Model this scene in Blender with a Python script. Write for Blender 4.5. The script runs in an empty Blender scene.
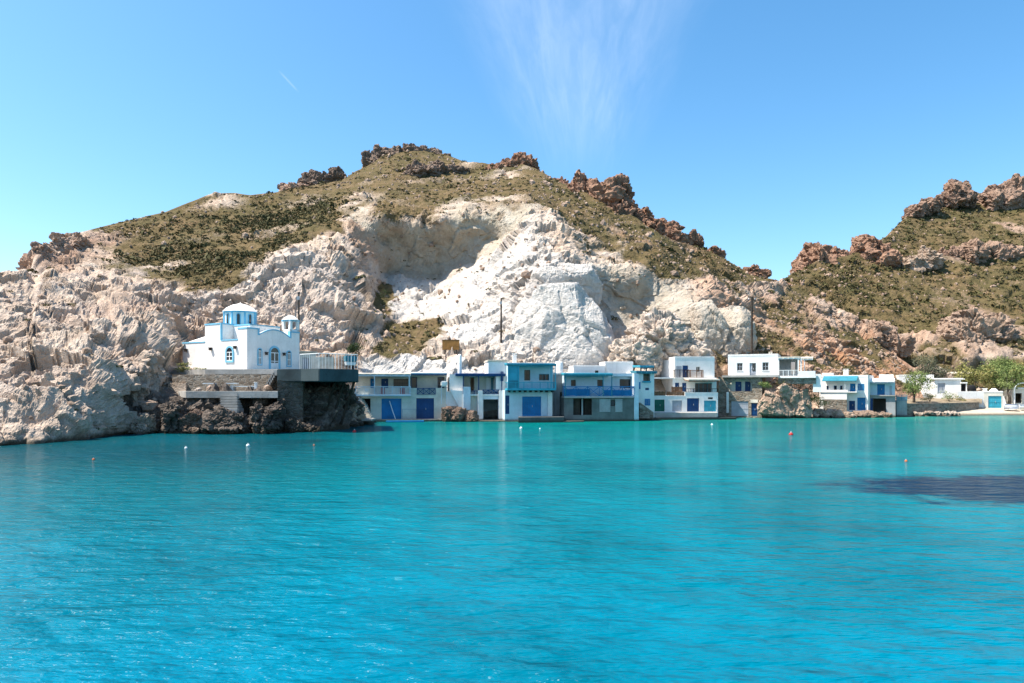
import bpy, math, random
import numpy as np
from mathutils import Vector, Matrix
random.seed(7); rng = np.random.default_rng(11)
R = math.radians
scn = bpy.context.scene
COL = scn.collection
FOC, HZ, CAMZ = 683.0, 388.0, 4.0          # lens in pixels, horizon row, eye height: used to survey positions
def at(px, py, Y): return Vector(((px-512)/FOC*Y, Y, CAMZ+(HZ-py)/FOC*Y))

# ------------------------------------------------------------------ noise
def _h(ix, iy, iz, s):
    n = (ix.astype(np.int64)*374761393 + iy.astype(np.int64)*668265263 + iz.astype(np.int64)*2147483647 + s*974711) & 0xffffffff
    n = ((n ^ (n >> 13))*1274126177) & 0xffffffff
    n = ((n ^ (n >> 15))*2246822519) & 0xffffffff
    return ((n ^ (n >> 16)) & 0xffffff)/float(0xffffff)
def vnoise(p, s=0):
    i = np.floor(p).astype(np.int64); f = p-i; f = f*f*f*(f*(f*6-15)+10)
    out = 0
    for a in (0, 1):
        wa = f[:, 0] if a else 1-f[:, 0]
        for b in (0, 1):
            wb = f[:, 1] if b else 1-f[:, 1]
            for c in (0, 1):
                wc = f[:, 2] if c else 1-f[:, 2]
                out = out + wa*wb*wc*_h(i[:, 0]+a, i[:, 1]+b, i[:, 2]+c, s)
    return out*2-1
def fbm(p, scale, octv=4, s=0, ridged=False, gain=.5):
    a, t, q, n = 1.0, 0, p/scale, 0
    for k in range(octv):
        v = vnoise(q+k*17.3, s+k)
        if ridged: v = 1-2*np.abs(v)
        t = t+a*v; n += a; a *= gain; q = q*2.03
    return t/n
def worley(p, scale, s=0):
    q = p/scale; i = np.floor(q).astype(np.int64)
    F1 = np.full(len(p), 9.); F2 = F1.copy(); cid = np.zeros(len(p))
    for a in (-1, 0, 1):
        for b in (-1, 0, 1):
            for c in (-1, 0, 1):
                x, y, z = i[:, 0]+a, i[:, 1]+b, i[:, 2]+c
                d = np.sqrt((x+_h(x, y, z, s)-q[:, 0])**2+(y+_h(x, y, z, s+1)-q[:, 1])**2+(z+_h(x, y, z, s+2)-q[:, 2])**2)
                near = d < F1
                F2 = np.where(near, F1, np.minimum(F2, d)); cid = np.where(near, _h(x, y, z, s+3), cid); F1 = np.where(near, d, F1)
    return F1, F2, cid

# ------------------------------------------------------------------ linking, tags
def tag(o, label=None, cat=None, group=None, kind=None):
    for k, v in (('label', label), ('category', cat), ('group', group), ('kind', kind)):
        if v: o[k] = v
    return o
def link(name, me, mat=None, parent=None):
    o = bpy.data.objects.new(name, me); COL.objects.link(o)
    if mat: me.materials.append(mat)
    if parent: o.parent = parent
    return o
def np_mesh(name, V, Fq, smooth=True):
    me = bpy.data.meshes.new(name); V = np.asarray(V, dtype=np.float32); Fq = np.asarray(Fq, dtype=np.int32)
    n, k = Fq.shape
    me.vertices.add(len(V)); me.vertices.foreach_set('co', V.ravel())
    me.loops.add(n*k); me.loops.foreach_set('vertex_index', Fq.ravel())
    me.polygons.add(n); me.polygons.foreach_set('loop_start', np.arange(0, n*k, k, dtype=np.int32))
    me.polygons.foreach_set('loop_total', np.full(n, k, dtype=np.int32))
    me.polygons.foreach_set('use_smooth', np.full(n, smooth, dtype=bool))
    me.update(calc_edges=True); me.validate()
    return me
def attr(me, name, vals, dom='POINT'):
    a = me.attributes.new(name, 'FLOAT', dom); a.data.foreach_set('value', np.asarray(vals, dtype=np.float32))
def thing(name, label, cat, loc=(0, 0, 0), rz=0, group=None):
    o = bpy.data.objects.new(name, None); COL.objects.link(o); o.empty_display_size = .3
    o.location = loc; o.rotation_euler = (0, 0, rz)
    return tag(o, label, cat, group)
def copy_tree(o, parent=None):
    c = o.copy(); COL.objects.link(c)
    if parent: c.parent = parent
    for ch in list(o.children): copy_tree(ch, c)
    return c

# ------------------------------------------------------------------ materials
class NT:
    def __init__(s, name):
        s.m = bpy.data.materials.new(name); s.m.use_nodes = True; s.t = s.m.node_tree
        s.b = s.t.nodes['Principled BSDF']; s.N = s.t.nodes; s.L = s.t.links
    def n(s, typ, **kw):
        x = s.N.new(typ)
        for k, v in kw.items():
            if k.startswith('i_'):
                key = k[2:]; x.inputs[int(key) if key.isdigit() else key.replace('_', ' ')].default_value = v
            else: setattr(x, k, v)
        return x
    def l(s, a, b): s.L.new(a, b)
    def coord(s, kind='Object'): return s.n('ShaderNodeTexCoord').outputs[kind]
    def noise(s, vec, scale, detail=4, rough=.55, out='Fac'):
        x = s.n('ShaderNodeTexNoise'); x.inputs['Scale'].default_value = scale; x.inputs['Detail'].default_value = detail; x.inputs['Roughness'].default_value = rough
        if vec is not None: s.l(vec, x.inputs['Vector'])
        return x.outputs[out]
    def ramp(s, fac, stops, interp='LINEAR'):
        x = s.n('ShaderNodeValToRGB'); r = x.color_ramp; r.interpolation = interp
        while len(r.elements) < len(stops): r.elements.new(.5)
        for e, (p, c) in zip(r.elements, stops):
            e.position = p; e.color = (c, c, c, 1) if isinstance(c, (int, float)) else (*c, 1)
        s.l(fac, x.inputs[0]); return x.outputs[0]
    def mix(s, fac, a, b, mode='MIX'):
        x = s.n('ShaderNodeMix', data_type='RGBA', blend_type=mode)
        for v, i in ((fac, 0), (a, 6), (b, 7)):
            if isinstance(v, (int, float)): x.inputs[i].default_value = v
            elif isinstance(v, tuple): x.inputs[i].default_value = (*v, 1)
            else: s.l(v, x.inputs[i])
        return x.outputs[2]
    def math(s, op, a, b=0, clamp=False):
        x = s.n('ShaderNodeMath', operation=op, use_clamp=clamp)
        for v, i in ((a, 0), (b, 1)):
            if isinstance(v, (int, float)): x.inputs[i].default_value = v
            else: s.l(v, x.inputs[i])
        return x.outputs[0]
    def at(s, name): return s.n('ShaderNodeAttribute', attribute_name=name).outputs['Fac']
    def bump(s, h, strength, dist):
        x = s.n('ShaderNodeBump'); x.inputs['Strength'].default_value = strength; x.inputs['Distance'].default_value = dist
        s.l(h, x.inputs['Height']); s.l(x.outputs[0], s.b.inputs['Normal']); return x
    def done(s, col, rough=.9, spec=.25):
        if isinstance(col, tuple): s.b.inputs['Base Color'].default_value = (*col, 1)
        else: s.l(col, s.b.inputs['Base Color'])
        if isinstance(rough, (int, float)): s.b.inputs['Roughness'].default_value = rough
        else: s.l(rough, s.b.inputs['Roughness'])
        s.b.inputs['Specular IOR Level'].default_value = spec
        return s.m
def paint(name, c, rough=.6, var=.12, scale=3., wear=None, bump=.15):
    t = NT(name); o = t.coord()
    n1 = t.noise(o, scale, 5); n2 = t.noise(o, scale*9, 3)
    d = tuple(max(0, x*(1-var*2.2)) for x in c); u = tuple(min(.9, x*(1+var*.6)) for x in c)
    col = t.ramp(n1, [(.3, d), (.6, c), (.8, u)])
    if wear:
        col = t.mix(t.ramp(n2, [(.6, 0.), (.72, 1.)]), col, wear)
        mp = t.n('ShaderNodeMapping'); mp.inputs['Scale'].default_value = (1, 1, .16); t.l(o, mp.inputs[0])
        col = t.mix(t.ramp(t.noise(mp.outputs[0], 2.6, 5, .65), [(.5, 0.), (.75, .55)]), col, wear)
    if wear:                                   # tide stain low on quays and walls
        sx = t.n('ShaderNodeSeparateXYZ'); t.l(t.n('ShaderNodeNewGeometry').outputs['Position'], sx.inputs[0])
        col = t.mix(t.ramp(t.math('ADD', sx.outputs[2], t.math('MULTIPLY', t.math('SUBTRACT', n2, .5), .4)), [(.1, .9), (.38, 0.)]), col, (.045, .045, .03))
    t.bump(n2, bump, .03)
    return t.done(col, rough)

def rock_material(name='rock ground'):
    t = NT(name); o = t.coord()
    n1 = t.noise(o, .09, 6, .6); n2 = t.noise(o, .45, 7, .65); n3 = t.noise(o, 2.2, 6, .65); n4 = t.noise(o, .03, 3)
    pale = t.ramp(n2, [(.25, (.21, .145, .105)), (.40, (.42, .315, .235)), (.58, (.57, .455, .36)), (.8, (.66, .56, .46))])
    pale = t.mix(t.ramp(n1, [(.45, 0.), (.66, .55)]), pale, t.ramp(n3, [(.3, (.30, .235, .205)), (.6, (.50, .42, .365)), (.85, (.60, .54, .50))]))
    pale = t.mix(t.ramp(n4, [(.52, 0.), (.7, .5)]), pale, t.ramp(n3, [(.3, (.36, .21, .14)), (.7, (.56, .40, .29))]))
    white = t.ramp(n3, [(.25, (.32, .295, .275)), (.45, (.52, .485, .445)), (.7, (.64, .61, .57))])
    white = t.mix(t.ramp(n1, [(.5, 0.), (.7, .6)]), white, t.ramp(n2, [(.3, (.49, .405, .315)), (.7, (.44, .42, .42))]))
    grey = t.ramp(n2, [(.28, (.25, .21, .155)), (.5, (.40, .345, .265)), (.72, (.50, .455, .38))])
    grey = t.mix(t.ramp(n1, [(.45, 0.), (.65, .7)]), grey, t.ramp(n3, [(.3, (.36, .25, .155)), (.7, (.44, .40, .36))]))
    orange = t.ramp(n3, [(.25, (.27, .125, .066)), (.5, (.47, .25, .14)), (.75, (.58, .38, .25))])
    soil = t.ramp(n2, [(.28, (.08, .062, .028)), (.45, (.135, .098, .045)), (.6, (.18, .122, .064)), (.78, (.27, .165, .105))])
    soil = t.mix(t.ramp(n1, [(.4, 0.), (.66, .8)]), soil, t.ramp(n3, [(.3, (.055, .05, .02)), (.6, (.105, .09, .036)), (.85, (.175, .13, .066))]))
    dark = t.ramp(n3, [(.25, (.035, .028, .024)), (.5, (.10, .08, .066)), (.75, (.21, .175, .15))])
    red = t.ramp(n2, [(.25, (.09, .05, .036)), (.45, (.22, .12, .08)), (.6, (.34, .19, .12)), (.8, (.40, .28, .20))])
    c = t.mix(t.at('white'), pale, white); c = t.mix(t.at('grey'), c, grey); c = t.mix(t.at('orange'), c, orange)
    c = t.mix(t.at('dark'), c, dark); c = t.mix(t.at('red'), c, red)
    c = t.mix(t.ramp(t.math('ADD', t.at('veg'), t.math('MULTIPLY', t.math('SUBTRACT', n3, .5), .5)), [(.35, 0.), (.6, 1.)]), c, soil)
    # tide line: algae and wet stone just above the water
    sx = t.n('ShaderNodeSeparateXYZ'); t.l(t.n('ShaderNodeNewGeometry').outputs['Position'], sx.inputs[0])
    wet = t.ramp(t.math('ADD', sx.outputs[2], t.math('MULTIPLY', t.math('SUBTRACT', n3, .5), .9)), [(.12, 1.), (.55, 0.)])
    c = t.mix(t.math('MULTIPLY', wet, .85), c, (.055, .045, .03))
    h = t.math('ADD', t.math('MULTIPLY', n3, .5), t.math('MULTIPLY', t.noise(o, 7, 4), .2))
    h = t.math('ADD', h, n2)
    t.bump(h, 1.0, .75)
    return t.done(c, .95, .12)
ROCK = rock_material()

# ------------------------------------------------------------------ camera, sky, sun
cam = bpy.data.cameras.new('camera'); co = bpy.data.objects.new('camera', cam); COL.objects.link(co); scn.camera = co
cam.sensor_width = 36; cam.lens = 36*FOC/1024; cam.shift_y = (HZ-341.5)/1024; cam.clip_end = 6000; cam.clip_start = .1
co.location = (0, 0, CAMZ); co.rotation_euler = (R(90), 0, 0)
SUN = Vector((-.50, -.08, .86)).normalized()
sl = bpy.data.lights.new('sun', 'SUN'); sl.energy = 5.0; sl.angle = R(.53); sl.color = (1, .94, .84)
so = bpy.data.objects.new('sun', sl); COL.objects.link(so); so.location = (-60, 20, 140); so.rotation_euler = SUN.to_track_quat('Z', 'Y').to_euler()
w = bpy.data.worlds.new('World'); scn.world = w; w.use_nodes = True
nt = w.node_tree; bg = nt.nodes['Background']
sky = nt.nodes.new('ShaderNodeTexSky'); sky.sky_type = 'NISHITA'; sky.sun_disc = False
sky.sun_elevation = math.asin(SUN.z); sky.sun_rotation = math.atan2(SUN.x, SUN.y)
sky.air_density = 1.0; sky.dust_density = 1.1; sky.ozone_density = 2.2
bg.inputs[1].default_value = .13
hs = nt.nodes.new('ShaderNodeHueSaturation'); hs.inputs['Saturation'].default_value = 1.28; hs.inputs['Hue'].default_value = .491
nt.links.new(sky.outputs[0], hs.inputs['Color'])
# thin fan of cirrus over the hill and a short contrail, laid out by sky direction
tc = nt.nodes.new('ShaderNodeTexCoord'); sep = nt.nodes.new('ShaderNodeSeparateXYZ'); nt.links.new(tc.outputs['Generated'], sep.inputs[0])
def M(op, a, b=0., c=0., clamp=False):
    x = nt.nodes.new('ShaderNodeMath'); x.operation = op; x.use_clamp = clamp
    for i, v in enumerate((a, b, c)):
        if isinstance(v, (int, float)): x.inputs[i].default_value = v
        else: nt.links.new(v, x.inputs[i])
    return x.outputs[0]
def smooth(v, a, b):
    x = nt.nodes.new('ShaderNodeMapRange'); x.interpolation_type = 'SMOOTHSTEP'; nt.links.new(v, x.inputs[0])
    x.inputs[1].default_value = a; x.inputs[2].default_value = b; return x.outputs[0]
ax = M('DIVIDE', sep.outputs[0], M('MAXIMUM', sep.outputs[1], .05)); ez = M('DIVIDE', sep.outputs[2], M('MAXIMUM', sep.outputs[1], .05))
t_ = M('DIVIDE', M('SUBTRACT', ez, .30), .28)                    # 0 at its foot over the hill, 1 high up
half = M('MULTIPLY_ADD', t_, .14, .068)
cen = M('MULTIPLY_ADD', t_, .0, .098)
dist = M('DIVIDE', M('ABSOLUTE', M('SUBTRACT', ax, cen)), half)
sg = M('DIVIDE', M('SUBTRACT', ax, cen), half)                   # fibres spread with the fan
def fib(k, sx, sz, det, dist_):
    cv = nt.nodes.new('ShaderNodeCombineXYZ'); nt.links.new(M('MULTIPLY', sg, sx), cv.inputs[0]); nt.links.new(M('MULTIPLY', ez, sz), cv.inputs[1]); cv.inputs[2].default_value = k
    cn = nt.nodes.new('ShaderNodeTexNoise'); cn.inputs['Scale'].default_value = 1.; cn.inputs['Detail'].default_value = det; cn.inputs['Roughness'].default_value = .6; cn.inputs['Distortion'].default_value = dist_
    nt.links.new(cv.outputs[0], cn.inputs['Vector']); return cn.outputs[0]
fan = M('MULTIPLY', smooth(M('ADD', dist, M('MULTIPLY', fib(3., 2., 5., 4, .3), .5)), 1.35, .55), M('MULTIPLY', smooth(t_, -.05, .45), smooth(t_, 2.4, 1.1)))
fan = M('MULTIPLY', fan, M('ADD', smooth(fib(0., 1.7, 4., 7, .4), .12, .85), M('MULTIPLY', smooth(fib(7., 7., 14., 6, 1.), .3, .8), .4)))
fan = M('MULTIPLY', fan, M('MULTIPLY', smooth(sep.outputs[1], .3, .6), .155))
la = M('SUBTRACT', ax, -.327); lz = M('SUBTRACT', ez, .449)     # contrail
al = M('ADD', M('MULTIPLY', la, .68), M('MULTIPLY', lz, -.73)); ac = M('ADD', M('MULTIPLY', la, .73), M('MULTIPLY', lz, .68))
con = M('MULTIPLY', smooth(M('ABSOLUTE', ac), .0022, .0), M('MULTIPLY', smooth(M('ABSOLUTE', al), .024, .008), .10))
con = M('MULTIPLY', con, smooth(sep.outputs[1], .3, .6))
mx = nt.nodes.new('ShaderNodeMix'); mx.data_type = 'RGBA'; nt.links.new(M('MAXIMUM', fan, con), mx.inputs[0]); nt.links.new(hs.outputs[0], mx.inputs[6]); mx.inputs[7].default_value = (6.0, 6.4, 7.0, 1)
nt.links.new(mx.outputs[2], bg.inputs[0])
vs = scn.view_settings; vs.view_transform = 'Standard'; vs.look = 'None'; vs.gamma = 1; vs.use_curve_mapping = False; vs.exposure = 1.0
scn.cycles.use_denoising = True; scn.cycles.max_bounces = 6; scn.cycles.diffuse_bounces = 3; scn.cycles.glossy_bounces = 3
scn.cycles.sample_clamp_indirect = 6; scn.cycles.sample_clamp_direct = 3.5
# ------------------------------------------------------------------ terrain
def rbf_fit(P, v, lam=.02):
    P = np.asarray(P, float); n = len(P)
    D = np.sqrt(((P[:, None]-P[None])**2).sum(-1)); A = np.zeros((n+3, n+3)); A[:n, :n] = D+lam*100*np.eye(n)*0
    A[:n, n] = 1; A[:n, n+1:] = P; A[n, :n] = 1; A[n+1:, :n] = P.T
    return P, np.linalg.lstsq(A, np.concatenate([v, [0, 0, 0]]), rcond=None)[0]
def rbf_eval(fit, Q):
    P, c = fit; out = np.empty(len(Q))
    for k in range(0, len(Q), 20000):
        q = Q[k:k+20000]; D = np.sqrt(((q[:, None]-P[None])**2).sum(-1))
        out[k:k+20000] = D@c[:-3]+c[-3]+q@c[-2:]
    return out
def soft_poly(Q, poly, soft=8.):
    poly = np.asarray(poly, float); x, y = Q[:, 0], Q[:, 1]; ins = np.zeros(len(Q), bool); dm = np.full(len(Q), 1e9)
    for a, b in zip(poly, np.roll(poly, -1, 0)):
        cond = (a[1] > y) != (b[1] > y)
        with np.errstate(divide='ignore', invalid='ignore'):
            ins ^= cond & (x < (b[0]-a[0])*(y-a[1])/(b[1]-a[1]+1e-12)+a[0])
        d = b-a; t = np.clip(((x-a[0])*d[0]+(y-a[1])*d[1])/(d@d+1e-9), 0, 1)
        dm = np.minimum(dm, np.hypot(x-a[0]-t*d[0], y-a[1]-t*d[1]))
    return np.clip(.5+np.where(ins, dm, -dm)/soft/2, 0, 1)

def slope_sheet(name, cols, prof, base, ridge, nrow, zones, amp, drop, label_kind='structure', seed=0):
    P, v = [], []
    for px, pts in prof.items():
        for py, Y in pts: P.append((px, py*1.25)); v.append(math.log(Y))
    fit = rbf_fit(P, np.array(v))
    cols = np.asarray(cols, float); C = len(cols); T = np.linspace(0, 1, nrow)
    bx, by = np.array(base, float).T; rx, ry = np.array(ridge, float).T
    b = np.interp(cols, bx, by); r = np.interp(cols, rx, ry)
    # rows spaced by true length along the slope as well as by height, so that flat ledges are not stretched
    T0 = np.linspace(0, 1, 150); py0 = b[None]+(r-b)[None]*T0[:, None]; Q0 = np.stack([np.repeat(cols[None], 150, 0).ravel(), py0.ravel()], 1)
    Y0 = np.exp(rbf_eval(fit, Q0*np.array([1, 1.25]))).reshape(150, C); z0 = (HZ-py0)/FOC*Y0
    ln = np.sqrt(np.diff(Y0, axis=0)**2+np.diff(z0, axis=0)**2)*1.6+np.abs(np.diff(py0, axis=0))
    k_ = np.ones(9)/9
    ln = np.apply_along_axis(lambda v: np.convolve(np.pad(v, 4, 'edge'), k_, 'valid'), 1, ln)
    cs_ = np.concatenate([np.zeros((1, C)), np.cumsum(ln, 0)]); cs_ /= cs_[-1:]
    TT = np.stack([np.interp(T, cs_[:, j], T0) for j in range(C)], 1)
    k2 = np.ones(31)/31
    for _ in range(2): TT = np.apply_along_axis(lambda v: np.convolve(np.pad(v, 15, 'edge'), k2, 'valid'), 1, TT)
    PX = np.repeat(cols[None], nrow, 0); PY = b[None]+(r-b)[None]*TT
    Q = np.stack([PX.ravel(), PY.ravel()], 1)
    Y = np.exp(rbf_eval(fit, Q*np.array([1, 1.25])))
    V = np.stack([(Q[:, 0]-512)/FOC*Y, Y, CAMZ+(HZ-Q[:, 1])/FOC*Y], 1).reshape(nrow, C, 3)
    top = V[-1]; back = []
    for k, dz in drop:
        s = (top[:, 1]+k)/top[:, 1]; back.append(np.stack([top[:, 0]*s, top[:, 1]*s, top[:, 2]-dz], 1))
    foot = V[0].copy(); foot[:, 2] = -3
    G = np.concatenate([foot[None], V, np.array(back)], 0)
    QQ = np.concatenate([Q.reshape(nrow, C, 2)[:1], Q.reshape(nrow, C, 2), np.repeat(Q.reshape(nrow, C, 2)[-1:], len(back), 0)], 0).reshape(-1, 2)
    nr = G.shape[0]
    st = np.maximum(np.linalg.norm(np.gradient(G, axis=1), axis=2), np.linalg.norm(np.gradient(G, axis=0), axis=2))
    for _ in range(5): st[1:-1, 1:-1] = np.maximum(st[1:-1, 1:-1], (st[2:, 1:-1]+st[:-2, 1:-1]+st[1:-1, 2:]+st[1:-1, :-2])/4)
    wg = (np.clip((st-.6)/.8, 0, 1)*.9)[1:-1, 1:-1, None]; wg[:2] = 0; wg[nrow-2:] = 0
    for _ in range(14): G[1:-1, 1:-1] = G[1:-1, 1:-1]*(1-wg)+wg*(G[1:-1, 1:-1]+G[2:, 1:-1]+G[:-2, 1:-1]+G[1:-1, 2:]+G[1:-1, :-2])/5
    du = np.gradient(G, axis=1); dv = np.gradient(G, axis=0); N = np.cross(du, dv); ar = np.linalg.norm(N, axis=2, keepdims=True); N = N/(ar+1e-9)
    for _ in range(6):
        N[1:-1, 1:-1] = (N[1:-1, 1:-1]*2+N[2:, 1:-1]+N[:-2, 1:-1]+N[1:-1, 2:]+N[1:-1, :-2])/6
    N /= np.linalg.norm(N, axis=2, keepdims=True)
    p = G.reshape(-1, 3); n = N.reshape(-1, 3)
    n = np.where((n*p).sum(1, keepdims=True) > 0, -n, n)         # face the open side
    wob = np.stack([fbm(p+31*k, 9, 3, 50+k) for k in range(2)], 1)*16+np.stack([fbm(p+77*k, 2.5, 2, 60+k) for k in range(2)], 1)*6
    Z = zones(QQ, QQ+wob, p)
    d = amp(QQ, p, Z)
    st = np.maximum(np.linalg.norm(du, axis=2), np.linalg.norm(dv, axis=2)); st[:, 0] = st[:, 1]
    for _ in range(8):
        st[1:-1, 1:-1] = np.maximum(st[1:-1, 1:-1], (st[2:, 1:-1]+st[:-2, 1:-1]+st[1:-1, 2:]+st[1:-1, :-2])/4)
    D2 = d.reshape(nr, C); Ds = D2.copy()
    for _ in range(14): Ds[1:-1, 1:-1] = (Ds[1:-1, 1:-1]+Ds[2:, 1:-1]+Ds[:-2, 1:-1]+Ds[1:-1, 2:]+Ds[1:-1, :-2])/5
    wst = np.clip((st-.6)/.8, 0, 1); d = (D2*(1-wst)+Ds*wst).ravel()
    d = d*np.clip(1.5/st.ravel(), .15, 1)
    p = p+n*d[:, None]; p = p.astype(np.float32)
    i = np.arange(nr*C).reshape(nr, C)
    F = np.stack([i[:-1, :-1], i[:-1, 1:], i[1:, 1:], i[1:, :-1]], -1).reshape(-1, 4)
    me = np_mesh(name, p, F, False); me.polygons.foreach_set('use_smooth', (st[:-1, :-1] > .5).ravel())
    for k, a in Z.items(): attr(me, k, a)
    o = link(name, me, ROCK); tag(o, kind=label_kind)
    return o, p.reshape(nr, C, 3), QQ.reshape(nr, C, 2), {k: a.reshape(nr, C) for k, a in Z.items()}, n.reshape(nr, C, 3)

def facets(p, scale, s):
    """angular broken faces: each cell gets its own height and its own tilt"""
    q = p/scale; i = np.floor(q).astype(np.int64); F1 = np.full(len(p), 9.); F2 = F1.copy(); val = np.zeros(len(p))
    for a in (-1, 0, 1):
        for b in (-1, 0, 1):
            for c in (-1, 0, 1):
                x, y, z = i[:, 0]+a, i[:, 1]+b, i[:, 2]+c
                ox, oy, oz = q[:, 0]-x-_h(x, y, z, s), q[:, 1]-y-_h(x, y, z, s+1), q[:, 2]-z-_h(x, y, z, s+2)
                d = np.sqrt(ox*ox+oy*oy+oz*oz); near = d < F1
                v = (_h(x, y, z, s+3)-.5)*.7+((_h(x, y, z, s+4)-.5)*ox+(_h(x, y, z, s+5)-.5)*oy+(_h(x, y, z, s+6)-.5)*oz)*1.5
                F2 = np.where(near, F1, np.minimum(F2, d)); val = np.where(near, v, val); F1 = np.where(near, d, F1)
    return val, F2-F1
def rock_disp(p, s=0, big=1.):
    q = p.copy(); q[:, 2] *= .8
    warp = np.stack([fbm(p+9*k, 5, 2, s+90+k) for k in range(3)], 1)
    v1, e1 = facets(q+warp*2.6, 8.0, s+1); v2, e2 = facets(q+warp*1.2, 3.1, s+11); v3, e3 = facets(p+warp*.5, 1.25, s+21)
    cr = np.clip(fbm(p, 14, 3, s+33)+.25, 0, 1)
    flute = fbm(p*np.array([1, 1, .35]), 2.6, 4, s+29, True)       # gullies running down the face
    d = v1*2.3*big-np.exp(-e1/.09)*.8*big*cr+v2*1.35-np.exp(-e2/.10)*.45*cr+v3*.55
    # bedding: tilted layers that stand out or weather back
    ly = p[:, 2]*.9+p[:, 0]*.28+p[:, 1]*.12+fbm(p, 9, 3, s+61)*2.2+fbm(p, 1.7, 2, s+64)*.25; li = np.floor(ly/.8); z0 = np.zeros_like(li); fr = ly/.8-li
    hs_ = _h(li, z0, z0, s+66); bed = (hs_-.5)*.9-np.exp(-np.minimum(fr, 1-fr)/.09)*.35
    d = d+bed*np.clip(fbm(p, 11, 3, s+68)*1.6+.35, 0, 1)
    return d+fbm(p, 15, 5, s+20, True)*1.6*big-np.clip(flute, 0, 1)**2*.4+fbm(p, 1.1, 5, s+25, True, .65)*.34
def veg_disp(p, s=0): return fbm(p, 9, 5, s+40)*1.0+fbm(p, 1.6, 3, s+44)*.35

PROF = {
 -300: [(455, 41), (400, 48), (330, 62), (290, 80), (262, 95)],
 -100: [(450, 44), (400, 50), (330, 63), (295, 78), (265, 95)],
 0: [(446, 47), (420, 50.5), (390, 55), (350, 62), (325, 68), (300, 77), (275, 88)],
 28: [(444, 49), (400, 54), (360, 61), (330, 69), (300, 79), (276, 92)],
 37: [(443, 49), (400, 54), (360, 61), (330, 69), (300, 81), (272, 97), (250, 108)],
 60: [(440, 51.5), (400, 54), (365, 60), (335, 69), (310, 80), (285, 92), (265, 108), (236, 124)],
 98: [(437, 54.5), (410, 55.5), (390, 57), (365, 61), (340, 69), (320, 80), (300, 92), (280, 100), (260, 118), (225, 140)],
 114: [(435, 60), (400, 61.5), (370, 64), (345, 69), (320, 80), (305, 92), (285, 98), (262, 118), (222, 145)],
 150: [(434, 61.5), (400, 63), (375, 66), (350, 72), (325, 84), (305, 95), (290, 97), (262, 120), (214, 150)],
 185: [(434, 62), (396, 64), (391, 68), (371, 69.2), (366, 84), (340, 90), (318, 96), (290, 98), (255, 120), (203, 155)],
 240: [(434, 62), (396, 64), (391, 68), (371, 69.2), (368, 86), (340, 92), (320, 95), (290, 100), (262, 108), (240, 125), (192, 165)],
 290: [(433, 63.5), (396, 65.5), (373, 69), (368, 88), (340, 93), (310, 98), (280, 104), (255, 112), (235, 128), (190, 170)],
 330: [(431, 65), (400, 69), (373, 74), (366, 89), (345, 94), (310, 100), (275, 106), (240, 118), (225, 130), (180, 180)],
 350: [(430, 68), (405, 76), (382, 82), (368, 90), (345, 95), (310, 103), (270, 112), (235, 124), (210, 135), (172, 188)],
 385: [(424, 86), (400, 88), (375, 91), (355, 94), (335, 102), (310, 112), (297, 122), (274, 133.5), (240, 132.5), (214, 129), (190, 152), (152, 205)],
 440: [(421, 88), (400, 90), (375, 92), (355, 95), (330, 106), (312, 115), (297, 125), (279, 134.5), (247, 134), (217, 129), (190, 155), (152, 205)],
 475: [(421, 88), (375, 92), (355, 95), (330, 103), (305, 111), (283, 120), (263, 131), (235, 131.5), (213, 129), (190, 152), (158, 200)],
 500: [(421, 88), (375, 92), (355, 95), (330, 102), (300, 108), (270, 115), (252, 122), (240, 129), (212, 128), (190, 148), (158, 195)],
 530: [(421, 88), (375, 92), (355, 95), (320, 100), (290, 104), (260, 110), (238, 117), (215, 125), (195, 140), (158, 190)],
 565: [(421, 88), (375, 92), (355, 97), (320, 103), (290, 106), (270, 108), (262, 111), (240, 118), (220, 130), (180, 170)],
 600: [(421, 88), (375, 93), (350, 100), (320, 108), (300, 111), (278, 112), (268, 111), (250, 122), (215, 140), (184, 165)],
 640: [(421, 89), (375, 94), (355, 98), (332, 105), (325, 111), (300, 113), (276, 111), (270, 112), (250, 125), (212, 155)],
 700: [(421, 92), (378, 97), (362, 99), (350, 102), (320, 105), (298, 107), (290, 113), (270, 128), (248, 150)],
 750: [(418, 98), (380, 101), (360, 104), (335, 111), (318, 118), (300, 125), (271, 148)],
 800: [(418, 100), (385, 103), (365, 107), (340, 115), (315, 128), (292, 142)],
 850: [(418, 101), (390, 105), (370, 111), (345, 122), (318, 134)],
 890: [(418, 103), (392, 108), (375, 115), (352, 128)],
 930: [(416, 106), (398, 111), (385, 117), (376, 126)],
 1000: [(414, 108), (404, 113), (398, 118), (394, 124)],
 1150: [(414, 108), (404, 113), (398, 118), (394, 124)]}
RIDGE = [(-300, 258), (-100, 268), (0, 279), (26, 281), (31, 277), (33, 262), (36, 254), (50, 243), (70, 235), (120, 222), (165, 212), (195, 200), (207, 195), (215, 193), (235, 193), (250, 195), (285, 191), (310, 186), (340, 181), (355, 172), (370, 165), (385, 154), (405, 147), (425, 148), (440, 153), (455, 158), (470, 164), (490, 164), (515, 162), (535, 168), (560, 182), (580, 190), (605, 196), (625, 208), (640, 222), (660, 236), (690, 246), (710, 254), (735, 266), (760, 276), (785, 286), (800, 291), (830, 305), (860, 325), (880, 345), (895, 355), (920, 372), (950, 384), (1000, 394), (1150, 394)]
BASE = [(-300, 455), (-100, 450), (0, 446), (60, 441), (98, 437), (112, 435), (240, 434), (300, 432.5), (345, 430), (362, 424), (440, 421), (650, 421), (720, 419), (900, 418), (1000, 414), (1150, 414)]
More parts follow.
